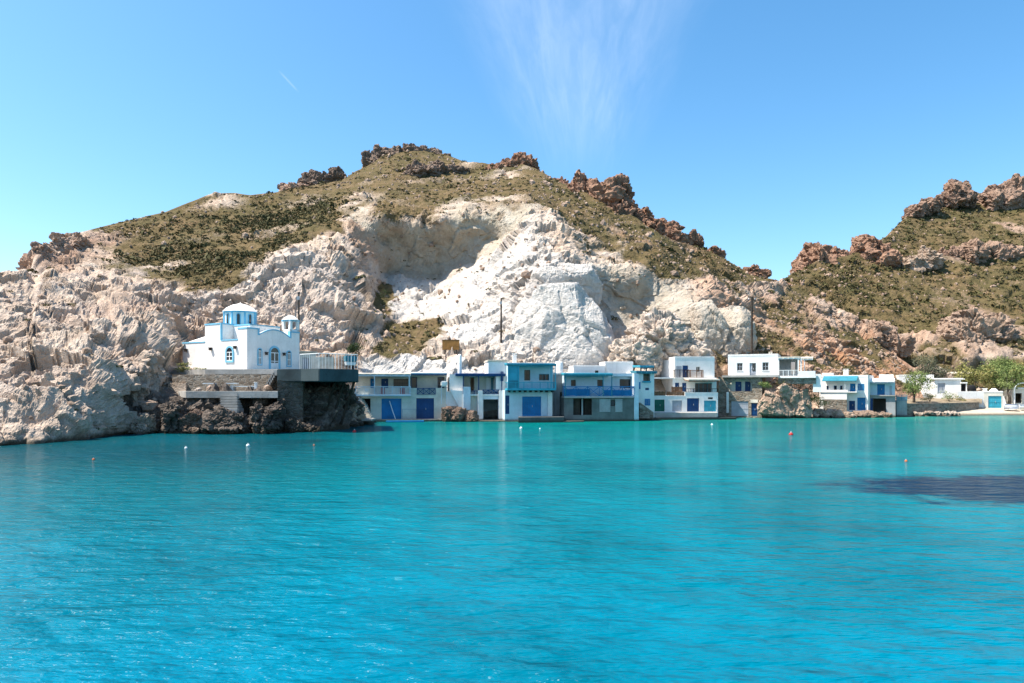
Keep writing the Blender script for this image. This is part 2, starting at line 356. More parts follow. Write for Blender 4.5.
VEG_A = [(66, 222), (120, 205), (160, 190), (196, 190), (250, 178), (300, 170), (345, 150), (420, 120), (520, 130), (640, 185), (800, 270), (760, 290), (735, 294), (700, 287), (648, 274), (618, 260), (585, 256), (544, 228), (525, 208), (452, 212), (433, 221), (395, 222), (352, 212), (340, 240), (322, 240), (290, 252), (265, 264), (240, 277), (212, 292), (180, 288), (150, 282), (110, 275), (95, 268), (120, 256), (90, 252)]
VEG_LEFT = [(100, 255), (160, 228), (240, 204), (330, 194), (345, 225), (322, 240), (290, 252), (240, 277), (212, 294), (180, 288), (120, 274)]
def zones_main(Q, W, p):
    z = {}
    edge = soft_poly(W, VEG_A, 11)
    low = soft_poly(W, [(365, 355), (372, 335), (400, 318), (445, 322), (442, 345), (400, 358)], 6)*.8
    low = np.maximum(low, soft_poly(W, [(372, 292), (395, 290), (402, 308), (385, 312)], 5)*.9)
    low = np.maximum(low, soft_poly(W, [(604, 368), (606, 345), (640, 350), (690, 352), (700, 362), (660, 366)], 5)*.6)
    right = soft_poly(W, [(700, 285), (800, 288), (905, 360), (960, 400), (720, 372), (705, 352), (730, 320), (712, 300)], 9)*(.36+.7*np.clip(fbm(p, 6, 4, 70)+.15, -.4, .8))
    z['veg'] = np.clip(np.maximum.reduce([edge*(.72+.5*fbm(p, 11, 3, 71)), low, right]), 0, 1)
    z['grey'] = np.maximum(soft_poly(W, [(350, 212), (395, 223), (433, 221), (452, 211), (526, 205), (530, 222), (480, 262), (440, 280), (390, 276), (362, 250)], 6),
                           soft_poly(W, [(596, 262), (640, 268), (700, 288), (712, 340), (690, 356), (640, 330), (612, 340), (600, 300)], 7)*.75)
    z['grey'] = np.maximum(z['grey'], soft_poly(W, [(752, 309), (775, 314), (808, 334), (770, 330)], 4)*.9)
    z['white'] = np.maximum.reduce([soft_poly(W, [(365, 262), (440, 284), (530, 228), (560, 262), (600, 262), (620, 330), (560, 365), (430, 350), (452, 322), (400, 316)], 8)*(.75+.4*fbm(p, 6, 3, 72)),
                                    soft_poly(W, [(355, 380), (358, 366), (385, 355), (440, 360), (480, 364), (660, 375), (660, 425), (355, 425)], 4),
                                    soft_poly(W, [(205, 318), (190, 298), (240, 276), (320, 250), (365, 300), (340, 345), (300, 350), (250, 330)], 9)*.35,
                                    soft_poly(W, [(612, 280), (700, 292), (712, 340), (690, 352), (620, 330)], 9)*.5])
    z['white'] = np.clip(z['white'], 0, 1)
    z['orange'] = np.maximum(soft_poly(W, [(756, 300), (785, 305), (843, 342), (885, 366), (845, 362), (800, 336), (776, 318)], 5), soft_poly(W, [(348, 230), (362, 222), (372, 250), (365, 270), (352, 250)], 6)*.5)
    z['orange'] = np.clip(np.maximum(z['orange'], soft_poly(W, [(700, 290), (900, 345), (930, 400), (720, 378)], 14)*.85*(1+fbm(p, 5, 3, 76))), 0, 1)
    z['dark'] = np.maximum(soft_poly(W, [(112, 440), (118, 408), (170, 386), (300, 372), (352, 372), (366, 440)], 5)*.92, soft_poly(W, [(410, 162), (440, 164), (462, 170), (455, 179), (415, 177)], 4)*.8)
    z['red'] = np.clip(np.maximum(soft_poly(W, [(540, 160), (640, 190), (700, 240), (770, 270), (790, 286), (740, 275), (690, 256), (630, 238), (560, 205)], 6)*.8,
                          soft_poly(W, [(32, 270), (40, 245), (130, 225), (140, 242), (90, 260), (60, 272)], 7)*(.5+.5*fbm(p, 5, 3, 77))), 0, 1)
    cut = soft_poly(Q, [(165, 396), (365, 396), (365, 366), (165, 366)], 2)
    low_r = soft_poly(W, [(712, 296), (800, 286), (905, 355), (960, 400), (720, 385), (735, 350)], 10); z['red'] = np.clip(np.maximum(z['red'], low_r*(.42+.5*fbm(p, 7, 3, 78))), 0, 1)
    z['calm'] = np.maximum(cut, soft_poly(Q, [(350, 430), (360, 372), (700, 374), (900, 392), (1200, 396), (1200, 430)], 6))
    return z
def amp_main(Q, p, z):
    rock = rock_disp(p, 3); veg = veg_disp(p, 3)
    calm = z['calm']; k = np.clip(z['veg']*1.3, 0, 1)
    smoothcliff = np.clip(z['grey']*.76+z['white']*.58, 0, .78)
    d = rock*(1-k)*(1-smoothcliff)+veg*k+rock*.18*k
    d = np.where(Q[:, 0] < 112, d*.72, d)
    return d*(1-.88*calm)
colsx = np.concatenate([np.arange(-300, -20, 9), np.arange(-20, 1044, 1.5), np.arange(1044, 1150, 12)])
DROP = [(5, .5), (14, 3), (32, 11), (70, 32), (120, 66)]
hill, HP, HQ, HZN, HN = slope_sheet('hill', colsx, PROF, BASE, RIDGE, 270, zones_main, amp_main, DROP)

PROF2 = {
 740: [(400, 127), (330, 142), (300, 152), (285, 165)],
 795: [(400, 128), (370, 134), (340, 141), (310, 150), (285, 160), (262, 172)],
 850: [(400, 127), (360, 134), (330, 143), (300, 154), (270, 168), (248, 182)],
 900: [(400, 124), (375, 128), (350, 135), (330, 144), (300, 158), (270, 175), (240, 195), (216, 215)],
 950: [(402, 122), (380, 126), (355, 131), (330, 142), (300, 160), (260, 185), (230, 205), (192, 240)],
 1024: [(404, 119), (385, 123), (360, 129), (330, 145), (300, 162), (250, 190), (210, 220), (180, 245)],
 1200: [(408, 114), (380, 120), (340, 135), (300, 155), (240, 190), (150, 240)],
 1400: [(412, 110), (380, 116), (340, 132), (300, 150), (240, 185), (140, 240)]}
RIDGE2 = [(740, 300), (780, 284), (795, 274), (815, 262), (850, 255), (865, 248), (885, 237), (905, 217), (925, 208), (945, 199), (965, 194), (985, 193), (1005, 187), (1024, 184), (1100, 168), (1200, 152), (1400, 140)]
BASE2 = [(740, 400), (900, 400), (950, 402), (1024, 404), (1200, 408), (1400, 412)]
def zones_far(Q, W, p):
    z = {}
    rocky = np.clip(fbm(p, 13, 5, 80)*2.2-.25, 0, 1)
    lowr = soft_poly(W, [(840, 330), (900, 318), (960, 330), (1060, 340), (1400, 340), (1400, 372), (960, 372), (880, 356)], 8)
    z['veg'] = np.clip(.95-.6*rocky-.75*lowr*(.6+.8*fbm(p, 6, 3, 83)), 0, 1)
    z['red'] = np.clip(soft_poly(W, [(785, 300), (790, 258), (850, 240), (900, 235), (905, 290), (860, 310)], 8)*.9+.35+.3*rocky, 0, 1)
    z['orange'] = np.clip(fbm(p, 12, 3, 86)-.1, 0, .4)
    z['white'] = soft_poly(W, [(930, 345), (1000, 350), (1040, 372), (950, 376)], 8)*.5
    z['grey'] = .3+rocky*.4; z['dark'] = np.clip(fbm(p, 9, 3, 88)*1.2-.3, 0, .6)
    z['calm'] = np.zeros(len(Q))
    return z
def amp_far(Q, p, z):
    k = np.clip(z['veg']*1.2, 0, 1)
    return rock_disp(p*.8, 7)*1.3*(1-k)+veg_disp(p, 8)*1.3*k+rock_disp(p, 9)*.3*k
hill2, HP2, HQ2, HZN2, HN2 = slope_sheet('far_hill', np.concatenate([np.arange(740, 1044, 1.5), np.arange(1044, 1400, 7)]), PROF2, BASE2, RIDGE2, 190, zones_far, amp_far, [(6, 1), (18, 6), (50, 22), (110, 60)])
# ------------------------------------------------------------------ sea
def water_material():
    t = NT('sea water'); o = t.coord(); P = t.n('ShaderNodeNewGeometry').outputs['Position']
    sx = t.n('ShaderNodeSeparateXYZ'); t.l(P, sx.inputs[0]); X, Y = sx.outputs[0], sx.outputs[1]
    n = t.noise(P, .045, 4, .5); n2 = t.noise(P, .16, 4, .55)
    yy = t.math('ADD', Y, t.math('MULTIPLY', t.math('SUBTRACT', n, .5), 22))
    deep = t.ramp(t.math('DIVIDE', yy, 110.), [(.06, (.0, .142, .225)), (.14, (.0, .152, .218)), (.28, (.0, .160, .192)), (.5, (.0, .150, .157)), (.72, (.0, .15, .135)), (.86, (.03, .22, .175)), (.93, (.10, .28, .20))])
    # dark reflection of the cliff on the left, painted into the water colour
    lft = t.math('DIVIDE', t.math('ADD', t.math('ADD', X, t.math('MULTIPLY', Y, .12)), t.math('MULTIPLY', t.math('SUBTRACT', n2, .5), 16)), 30.)
    far = t.ramp(t.math('DIVIDE', Y, 80.), [(.2, 0.), (.5, 1.)])
    c = t.mix(t.math('MULTIPLY', t.ramp(t.math('MULTIPLY', lft, -1), [(.02, 0.), (.36, .95)]), far), deep, (.002, .042, .055))
    c = t.mix(t.ramp(n2, [(.40, 0.), (.72, .75)]), c, (.0, .068, .095)); c = t.mix(t.ramp(n, [(.46, 0.), (.66, .5)]), c, (.0, .085, .11))
    # meadow of seagrass on the bed
    e = t.math('ADD', t.math('POWER', t.math('DIVIDE', t.math('SUBTRACT', X, 23.5), 11.5), 2), t.math('POWER', t.math('DIVIDE', t.math('SUBTRACT', Y, 27.0), 4.9), 2))
    e = t.math('ADD', e, t.math('MULTIPLY', t.math('SUBTRACT', t.noise(P, .5, 6, .7), .5), 2.4))
    c = t.mix(t.ramp(e, [(.6, .95), (1.1, 0.)]), c, (.002, .022, .055))
    # ripples
    def wav(sc, rot, stretch, det, rough):
        mp = t.n('ShaderNodeMapping'); mp.inputs['Rotation'].default_value = (0, 0, rot); mp.inputs['Scale'].default_value = (1, stretch, 1); t.l(P, mp.inputs[0])
        return t.noise(mp.outputs[0], sc, det, rough)
    h = t.math('ADD', t.math('MULTIPLY', wav(.55, R(-22), 2.8, 3, .5), 1.1), t.math('MULTIPLY', wav(1.5, R(-18), 2.4, 4, .55), .48))
    h = t.math('ADD', h, t.math('MULTIPLY', wav(6.5, R(-12), 1.7, 3, .6), .04))
    t.bump(h, 1., .44)
    t.b.inputs['IOR'].default_value = 1.13
    m = t.done(c, .15, .3)
    return m
WATER = water_material()
xs = np.array([-4000, -600, -120, 0, 120, 600, 4000.]); ys = np.array([-3000, -300, 0, 40, 120.])
V = np.array([(x, y, 0) for y in ys for x in xs]); i = np.arange(len(V)).reshape(len(ys), len(xs))
sea = link('sea', np_mesh('sea', V, np.stack([i[:-1, :-1], i[:-1, 1:], i[1:, 1:], i[1:, :-1]], -1).reshape(-1, 4), False), WATER); tag(sea, kind='structure')
# base ground reaching the horizon behind the hills
gm = paint('dry ground', (.2, .15, .08), .95, .2, .05)
V = np.array([(x, y, -3.5) for y in (100, 400, 4000.) for x in (-4000, 0, 4000.)]); i = np.arange(9).reshape(3, 3)
tag(link('ground', np_mesh('ground', V, np.stack([i[:-1, :-1], i[:-1, 1:], i[1:, 1:], i[1:, :-1]], -1).reshape(-1, 4), False), gm), kind='structure')
# ------------------------------------------------------------------ rocks
def ico(sub):
    import bmesh
    bm = bmesh.new(); bmesh.ops.create_icosphere(bm, subdivisions=sub, radius=1)
    V = np.array([v.co[:] for v in bm.verts]); F = np.array([[v.index for v in f.verts] for f in bm.faces]); bm.free(); return V, F
ICO = {k: ico(k) for k in (1, 2, 3, 4, 5, 6)}
def block(c, size, seed, sub=5, rz=0., planes=15, rough=1., pw=0.):
    """one broken boulder: a body cut by random planes, then weathered"""
    g = np.random.default_rng(seed); V, F = ICO[sub]
    n = g.normal(size=(planes, 3)); n /= np.linalg.norm(n, axis=1, keepdims=True)
    ax = np.array([[1, 0, 0], [-1, 0, 0], [0, 1, 0], [0, -1, 0], [0, 0, 1], [0, 0, -1.]]); n = np.concatenate([n, ax+g.normal(size=(6, 3))*.18]); n /= np.linalg.norm(n, axis=1, keepdims=True)
    d = np.concatenate([g.uniform(.78, 1.05, planes), g.uniform(.9, 1.0, 6)])
    r = np.min(d[None]/np.maximum(V@n.T, 1e-3), 1); 
    if pw: r = np.minimum((np.abs(V)**pw).sum(1)**(-1/pw), r*1.12)
    P = V*np.minimum(r, 1.35)[:, None]
    P = P*np.asarray(size); ca, sa = math.cos(rz), math.sin(rz)
    P = np.stack([P[:, 0]*ca-P[:, 1]*sa, P[:, 0]*sa+P[:, 1]*ca, P[:, 2]], 1)
    m = float(np.sort(size)[1]); W = P+np.asarray(c)
    N = P/np.asarray(size)**2; N /= np.linalg.norm(N, axis=1, keepdims=True)+1e-9
    S = max(m, .4); q = W/S; sd = seed % 50
    wq = q+np.stack([fbm(q+9*k, .8, 3, sd+90+k) for k in range(3)], 1)*.35
    v1, e1 = facets(wq, .85, sd+1); v2, e2 = facets(wq, .36, sd+11); v3, e3 = facets(q, .15, sd+21)
    ly = q[:, 2]*.95+q[:, 0]*.25+fbm(q, 1.2, 3, sd+61)*.3; li = np.floor(ly/.22); fr = ly/.22-li; z0 = np.zeros_like(li)
    bed = (_h(li, z0, z0, sd+66)-.5)*.12-np.exp(-np.minimum(fr, 1-fr)/.1)*.05
    dd = (bed*(1 if rough > .5 else .3)+v1*.26-np.exp(-e1/.06)*.10+v2*.17-np.exp(-e2/.08)*.06+v3*.05+fbm(q, .5, 5, sd+25, True, .6)*.09)*S*rough
    if m > 3.5: dd = dd+rock_disp(W, 5)*.32*rough
    return P+N*dd[:, None]+np.asarray(c), F
def rock(name, label, blocks, zone, cat='rock', group=None, sub=5, rough=1., planes=15, seed0=0, pw=0., split=0):
    """blocks: (px0, py0, px1, py1, distance, depth) ; one mesh per outcrop"""
    Vs, Fs, o = [], [], 0
    if split:                                  # a crag: every mass breaks into several jagged blocks
        g = np.random.default_rng(seed0+int(blocks[0][0])); nb = []
        for (x0, y0, x1, y1, Y, dep) in blocks:
            W, H = x1-x0, y1-y0
            for q in range(split):
                w_ = W*g.uniform(.36, .62); h_ = H*g.uniform(.5, .95); cx = x0+W*(q+.5)/split+g.normal()*W*.1
                top = y1-H*(1-.3*abs((q+.5)/split-.5)*2)*g.uniform(.85, 1.12)
                nb.append((cx-w_/2, top, cx+w_/2, max(top+h_, y1 if q % 2 else 0), Y-g.uniform(-1, 1)*dep*.5, dep*g.uniform(.5, .8)))
            nb.append((x0-W*.12, y0+H*.3, x1+W*.12, y1+3, Y, dep))
        blocks = nb; sub = 5
    for k, (x0, y0, x1, y1, Y, dep) in enumerate(blocks):
        c = at((x0+x1)/2, (y0+y1)/2, Y); sx = abs(x1-x0)/2/FOC*Y; sz = abs(y1-y0)/2/FOC*Y
        V, F = block(c, (sx, dep, sz), seed0*31+k*7+int(x0)+3, sub, 0, planes, rough, pw)
        Vs.append(V); Fs.append(F+o); o += len(V)
    V = np.concatenate(Vs); base = np.array([V[:, 0].mean(), V[:, 1].mean(), V[:, 2].min()])
    me = np_mesh(name, V-base, np.concatenate(Fs), False)
    for a in ('veg', 'grey', 'white', 'orange', 'dark', 'red'): attr(me, a, np.full(len(V), zone.get(a, 0.)))
    ob = link(name, me, ROCK); ob.location = base; tag(ob, label, cat, group); return ob
CR = 'dark crags along the hill top'; SP = 'reddish rock spires down the ridge'; FR = 'crags on the far hill'
DK = dict(dark=.6, red=.6); RD = dict(red=.95, orange=.3); RG = dict(red=.7, grey=.5)
rock('rock_outcrop', 'blocky pinkish crag at the left end of the main hill above the headland', [(33, 248, 52, 284, 109, 4), (46, 239, 68, 268, 117, 4), (64, 233, 88, 254, 124, 4)], dict(red=.35, orange=.25), group=CR, seed0=1, split=3, rough=.9, planes=12)
rock('rock_outcrop', 'pale weathered knob at the left start of the hill crest', [(284, 182, 304, 198, 176, 4)], RG, group=CR, split=4, rough=1.15, planes=10)
rock('rock_outcrop', 'large dark rounded crag on the left shoulder of the hill crest', [(304, 169, 326, 192, 182, 4), (318, 172, 330, 192, 183, 3)], dict(dark=.8, red=.3), group=CR, split=4, rough=1.15, planes=10)
rock('rock_outcrop', 'smaller dark crag just right of the large rounded one on the crest', [(327, 169, 343, 186, 186, 3), (340, 178, 352, 190, 186, 2)], dict(dark=.75, red=.3), group=CR, split=4, rough=1.15, planes=10)
rock('rock_outcrop', 'broad dark cap of rock on the very summit of the main hill', [(366, 150, 384, 172, 203, 5), (376, 148, 402, 168, 206, 5), (398, 146, 424, 162, 207, 4), (418, 148, 442, 163, 206, 4), (438, 152, 452, 166, 205, 3)], dict(dark=.72, red=.35, grey=.3), group=CR, split=4, rough=1.15, planes=10)
rock('rock_outcrop', 'long dark ledge of rock in the grass just under the summit', [(409, 164, 432, 180, 176, 4), (428, 162, 448, 179, 178, 4), (444, 164, 465, 177, 179, 3)], dict(dark=.75, red=.3), group=CR, split=4, rough=1.15, planes=10)
rock('rock_outcrop', 'flat dark slab sticking out of the grass above the left end of the bowl cliff', [(338, 202, 364, 213, 148, 2.5)], dict(dark=.6, grey=.5), group=CR, split=4, rough=1.15, planes=10)
rock('rock_outcrop', 'first reddish crag on the ridge right of the summit with a taller block', [(483, 163, 503, 184, 182, 4), (500, 160, 514, 176, 186, 3), (509, 154, 534, 176, 186, 4.5), (498, 176, 512, 190, 172, 2), (512, 176, 524, 190, 172, 2)], RD, group=SP, split=4, rough=1.15, planes=10)
rock('rock_outcrop', 'leaning reddish crag between the block and the tall spires', [(549, 175, 562, 196, 172, 3), (557, 180, 572, 200, 170, 3.5)], RD, group=SP, split=4, rough=1.15, planes=10)
rock('rock_outcrop', 'sharp tall reddish spire, highest of the row on the ridge', [(564, 182, 580, 216, 160, 4), (573, 172, 592, 216, 160, 4.5)], dict(red=.85, orange=.4), group=SP, seed0=2, split=4, rough=1.15, planes=10)
rock('rock_outcrop', 'widest reddish tower with a toothed top beside the sharp spire', [(587, 179, 604, 220, 157, 4.5), (598, 177, 626, 222, 155, 5.5), (606, 202, 630, 230, 150, 4)], dict(red=.85, orange=.35), group=SP, seed0=4, split=4, rough=1.15, planes=10)
rock('rock_outcrop', 'stepped reddish crag falling right from the toothed tower', [(620, 198, 640, 234, 152, 4), (634, 206, 650, 240, 150, 3.5)], RD, group=SP, seed0=5, split=4, rough=1.15, planes=10)
rock('rock_outcrop', 'reddish crag with a blunt top near the lower end of the row', [(646, 217, 660, 246, 150, 3.5), (652, 216, 676, 249, 149, 4)], RD, group=SP, seed0=6, split=4, rough=1.15, planes=10)
rock('rock_outcrop', 'lowest reddish crag of the row, long and flat', [(671, 231, 699, 253, 150, 3.5)], RD, group=SP, seed0=7, split=4, rough=1.15, planes=10)
for k, (a, lb) in enumerate([((702, 248, 722, 258, 149, 2.5), 'low dark crest rock below the last reddish crag'), ((736, 266, 764, 280, 146, 2.5), 'low red rock on the bare ridge halfway to the valley'), ((770, 280, 786, 291, 144, 2), 'small red rock where the ridge meets the far hill')]):
    rock('rock_outcrop', lb, [a], RD, group=SP, seed0=9+k, split=4, rough=1.15, planes=10)
rock('rock_outcrop', 'big orange red crag at the left end of the far hill', [(797, 256, 814, 292, 176, 7), (801, 243, 822, 280, 180, 7), (814, 246, 836, 282, 182, 6), (830, 247, 848, 270, 184, 5)], dict(red=.85, orange=.35), group=FR, seed0=1, split=4, rough=1.15, planes=10)
rock('rock_outcrop', 'second orange crag of the far hill with a hollow face', [(850, 252, 868, 284, 180, 6), (858, 240, 884, 268, 183, 6), (872, 244, 890, 280, 180, 5), (856, 233, 870, 248, 188, 4)], dict(red=.8, orange=.45), group=FR, seed0=2, split=4, rough=1.15, planes=10)
rock('rock_outcrop', 'smallest dark tooth on the far skyline', [(909, 204, 921, 217, 214, 3.5)], DK, group=FR, seed0=3, split=4, rough=1.15, planes=10)
rock('rock_outcrop', 'low twin teeth on the far skyline', [(921, 198, 931, 213, 218, 3), (928, 196, 938, 210, 218, 3)], DK, group=FR, seed0=4, split=4, rough=1.15, planes=10)
rock('rock_outcrop', 'pointed dark crag standing highest on the far skyline', [(942, 190, 956, 208, 225, 5), (948, 181, 964, 204, 226, 5), (958, 188, 972, 206, 226, 4)], DK, group=FR, seed0=5, split=4, rough=1.15, planes=10)
rock('rock_outcrop', 'massive dark crag on the far hill top at the right edge', [(985, 190, 1006, 216, 228, 7), (1000, 181, 1020, 218, 230, 8), (1012, 178, 1040, 220, 230, 9), (1036, 182, 1064, 212, 234, 8)], dict(dark=.4, red=.6), group=FR, seed0=6, split=4, rough=1.15, planes=10)
rock('rock_outcrop', 'rounded cluster of brown boulders in the middle of the far hill', [(958, 243, 978, 268, 188, 6), (972, 240, 994, 268, 190, 6), (990, 242, 1014, 268, 190, 6)], dict(red=.7, grey=.6), group=FR, seed0=7, split=4, rough=1.15, planes=10)
rock('rock_outcrop', 'dark broken ledge left of the rounded boulder cluster', [(938, 248, 950, 264, 188, 4), (946, 246, 962, 266, 188, 4)], DK, group=FR, seed0=8, split=4, rough=1.15, planes=10)
rock('rock_outcrop', 'grey ledge on the slope right of the second orange crag', [(902, 256, 920, 272, 178, 4), (914, 250, 932, 268, 180, 4)], dict(grey=.6, red=.4), group=FR, seed0=9, split=4, rough=1.15, planes=10)
rock('rock_outcrop', 'brown cliff low on the far hill above the path', [(940, 318, 964, 356, 139, 5), (955, 308, 984, 356, 140, 6), (978, 316, 1004, 352, 140, 5)], dict(red=.55, grey=.4), group=FR, seed0=10, split=4, rough=1.15, planes=10)
rock('rock_outcrop', 'brown cliff in the gully at the foot of the far hill', [(848, 318, 868, 344, 137, 5), (862, 316, 886, 352, 133, 5), (880, 326, 900, 356, 131, 4)], dict(red=.6, grey=.3), group=FR, seed0=11, split=4, rough=1.15, planes=10)
# pale rocks of the main slope
rock('rock_buttress', 'huge white rock dome standing right behind the turquoise houses', [(508, 302, 566, 400, 102, 6.5), (528, 288, 594, 400, 103.5, 8), (558, 300, 614, 400, 102, 6.5), (514, 322, 608, 400, 101, 7)], dict(white=.92), sub=6, rough=.2, planes=18, seed0=3, pw=4.5)
rock('rock_buttress', 'white rounded shoulder behind and above the huge white dome', [(530, 270, 572, 308, 108, 5), (558, 266, 600, 310, 109, 5)], dict(white=.85), sub=6, rough=.25, planes=14, seed0=4, pw=4)
rock('rock_buttress', 'pale grey rounded buttress above the three storey white house', [(686, 302, 726, 380, 107, 5), (706, 308, 750, 385, 107, 5)], dict(white=.35, grey=.55), sub=6, rough=.3, planes=14, seed0=5, pw=4)
rock('rock_buttress', 'low scrubby rock knoll between the white dome and the grey buttress', [(610, 338, 652, 390, 98, 5), (630, 320, 678, 390, 100, 6), (662, 335, 700, 390, 99, 4)], dict(white=.2), sub=6, seed0=6, pw=3.6)
rock('rock_outcrop', 'pinkish broken cliff between the bare headland and the left wall of the church', [(111, 352, 150, 442, 63.5, 3), (136, 354, 168, 424, 66.5, 2.6), (124, 336, 158, 384, 70.5, 3.2), (146, 344, 170, 378, 74, 2.2)], dict(red=.12), sub=6, rough=.8, seed0=21)
rock('rock_outcrop', 'pinkish rock ledge high on the bare headland at the left', [(16, 322, 52, 366, 68, 3), (44, 326, 84, 364, 67.5, 3), (74, 330, 112, 366, 67, 3)], dict(red=.1), sub=6, rough=.8, seed0=22)
# dark volcanic shore rocks under the church, their shade also put into the colour
CH = 'dark shore rocks below the church'
for k, (lb, bl, zn) in enumerate([
    ('square topped dark rock at the foot of the stone steps', [(207, 409, 247, 438, 60.3, 1.6)], dict(dark=.92)),
    ('upright dark rock with a pale top right of the steps', [(251, 403, 265, 438, 60.5, 1.2)], dict(dark=.9)),
    ('brown rock ledge left of the stone steps', [(187, 411, 211, 426, 61, 1.3), (182, 414, 200, 438, 60.6, 1.2)], dict(dark=.9, red=.3)),
    ('tall dark rock at the left end of the terrace', [(164, 400, 186, 438, 61, 1.6)], dict(dark=.92)),
    ('narrow dark rock just left of the concrete pier', [(266, 404, 282, 438, 61, 1.5)], dict(dark=1.)),
    ('rounded pale boulder in the water at the foot of the pink cliff', [(112, 418, 133, 439, 59.5, 1.2)], dict(grey=.6, orange=.2)),
    ('rounded grey boulder beside the pale one below the pink cliff', [(130, 413, 153, 437, 60, 1.3)], dict(grey=.6, dark=.35)),
    ('small yellowish stone at the waterline left of the steps', [(192, 428, 199, 437, 59.6, .4)], dict(orange=.3)),
    ('small yellowish stone at the waterline below the pale topped rock', [(261, 428, 267, 437, 59.6, .4)], dict(orange=.3))]):
    rock('shore_rock', lb, bl, zn, group=CH, seed0=k, sub=6, rough=1.05)
rock('boulder', 'big tan boulder on the shore beside the stone arch house', [(759, 390, 786, 420, 91, 1.8), (768, 383, 802, 420, 92, 2.2), (788, 392, 810, 420, 91.5, 1.8)], dict(red=.25, orange=.2), sub=6, rough=.5, seed0=2)
SHR = 'low reef rocks on the shore before the small white houses'
random.seed(5)
x = 776
rlab = ['flat pale rock at the left end of the low reef', 'low pink rock second from the left end of the reef', 'small cream rock of the reef below the stone garden wall', 'broad tan rock of the reef below the stone garden wall', 'knobbly pale rock in the middle of the reef', 'cream rock of the reef under the narrow dark door', 'brown rock of the reef under the wide blue door', 'dark rock of the reef right of the wide blue door', 'dark rock at the right end of the reef by the open boathouse']
for k in range(9):
    wd = random.uniform(11, 16); h = random.uniform(5, 8)+(2 if k in (3, 4) else 0)
    rock('shore_rock', rlab[k], [(x-2, 417.5-h, x+wd*.7, 420, 91.5+k*.25, 1.3), (x+wd*.4, 417.5-h*.8, x+wd, 420, 91+k*.25, 1.1)], dict(red=.2, orange=.12, dark=.55 if k > 5 else 0.), group=SHR, seed0=20+k, sub=4)
    x += wd-1.2
for k, (a, b, h, lb) in enumerate([(915, 924, 4, 'pale stone at the water under the tamarisk wall'), (922, 934, 5, 'dark stone at the water under the long dry stone wall'), (932, 941, 4, 'cream stone left of the two largest beach stones'), (940, 952, 4.5, 'largest pale stone at the left end of the beach'), (950, 960, 3.5, 'last stone before the open sand'), (975, 979, 2.5, 'single small dark stone lying on the sand')]):
    rock('beach_stone', lb, [(a, 416-h, b, 418, 97 if k < 5 else 103, .7)], dict(dark=.5) if k in (1, 5) else dict(white=.2), group='stones along the beach', seed0=40+k, sub=4)

# ------------------------------------------------------------------ scrub and stones on the slopes
def leaf_material(name, c1, c2, c3):
    t = NT(name); k = t.at('tint')
    t.b.inputs['Subsurface Weight'].default_value = 0
    return t.done(t.ramp(k, [(0., c1), (.5, c2), (1., c3)]), .8, .15)
SCRUB = leaf_material('scrub leaves', (.056, .053, .02), (.09, .08, .031), (.135, .105, .052))
def cards(C, Rr, H, K, size, g, flat=.6):
    """K leaf sprigs per clump, spread through a dome"""
    n = len(C)*K; c = np.repeat(C, K, 0); r = np.repeat(Rr, K); h = np.repeat(H, K)
    d = g.normal(size=(n, 3)); d /= np.linalg.norm(d, axis=1, keepdims=True); d[:, 2] = np.abs(d[:, 2])
    rad = g.uniform(.35, 1., n)**.6
    p = c+np.stack([d[:, 0]*r*rad, d[:, 1]*r*rad, d[:, 2]*h*rad], 1)
    nn = d+g.normal(size=(n, 3))*.7; nn /= np.linalg.norm(nn, axis=1, keepdims=True)
    u = np.cross(nn, g.normal(size=(n, 3))); u /= np.linalg.norm(u, axis=1, keepdims=True); v = np.cross(nn, u)
    s = (size*g.uniform(.6, 1.4, n))[:, None]; 
    V = np.stack([p-u*s*.5, p+v*s*.42, p+u*s*.62, p-v*s*.42], 1).reshape(-1, 3)
    return V, np.arange(n*4).reshape(n, 4), n
def scrub(name, P, Zn, count, seed, kind_mask, size=(.24, .55)):
    g = np.random.default_rng(seed)
    a = np.linalg.norm(np.cross(P[1:, :-1]-P[:-1, :-1], P[:-1, 1:]-P[:-1, :-1]), axis=2)
    veg = kind_mask[:-1, :-1]; pr = np.clip(a, 0, 1.2)*veg; pr[0] = 0; pr[-6:] = 0
    cs = np.cumsum(pr.ravel()); idx = np.searchsorted(cs, g.uniform(0, cs[-1], count)); idx = np.clip(idx, 0, pr.size-1)
    i, j = np.unravel_index(idx, pr.shape); fu, fv = g.random((2, count, 1))
    c = P[i, j]*(1-fu)*(1-fv)+P[i+1, j]*fu*(1-fv)+P[i, j+1]*(1-fu)*fv+P[i+1, j+1]*fu*fv
    r = np.clip(np.exp(g.normal(math.log(size[0]*1.15), .5, count)), .14, size[1]*2.4); h = r*g.uniform(.35, .75, count)
    K = 18; s = np.repeat(r, K)*.55
    V, F, n = cards(c, r, h, K, s, g)
    tint = np.clip(np.repeat(np.clip(.45+.9*fbm(c, 14, 3, seed)+g.normal(size=count)*.3, 0, 1), K)+g.normal(size=n)*.1, 0, 1)
    me = np_mesh(name, V, F, False); attr(me, 'tint', np.repeat(tint, 4))
    return tag(link(name, me, SCRUB), kind='stuff')
vm = HZN['veg']; on = ((HQ[..., 0] > -60) & (HQ[..., 0] < 1080)).astype(float)
pt = np.clip(.5+1.6*fbm(HP.reshape(-1, 3), 10, 4, 123).reshape(vm.shape), .03, 1.5)
left = soft_poly(HQ.reshape(-1, 2), VEG_LEFT, 12).reshape(vm.shape)
calm = 1-HZN['calm']
o_ = scrub('hillside_scrub', HP, HZN, 9000, 3, np.clip(vm-.25, 0, 1)*pt*on*calm*(.22+1.3*left)+.004*on*calm)
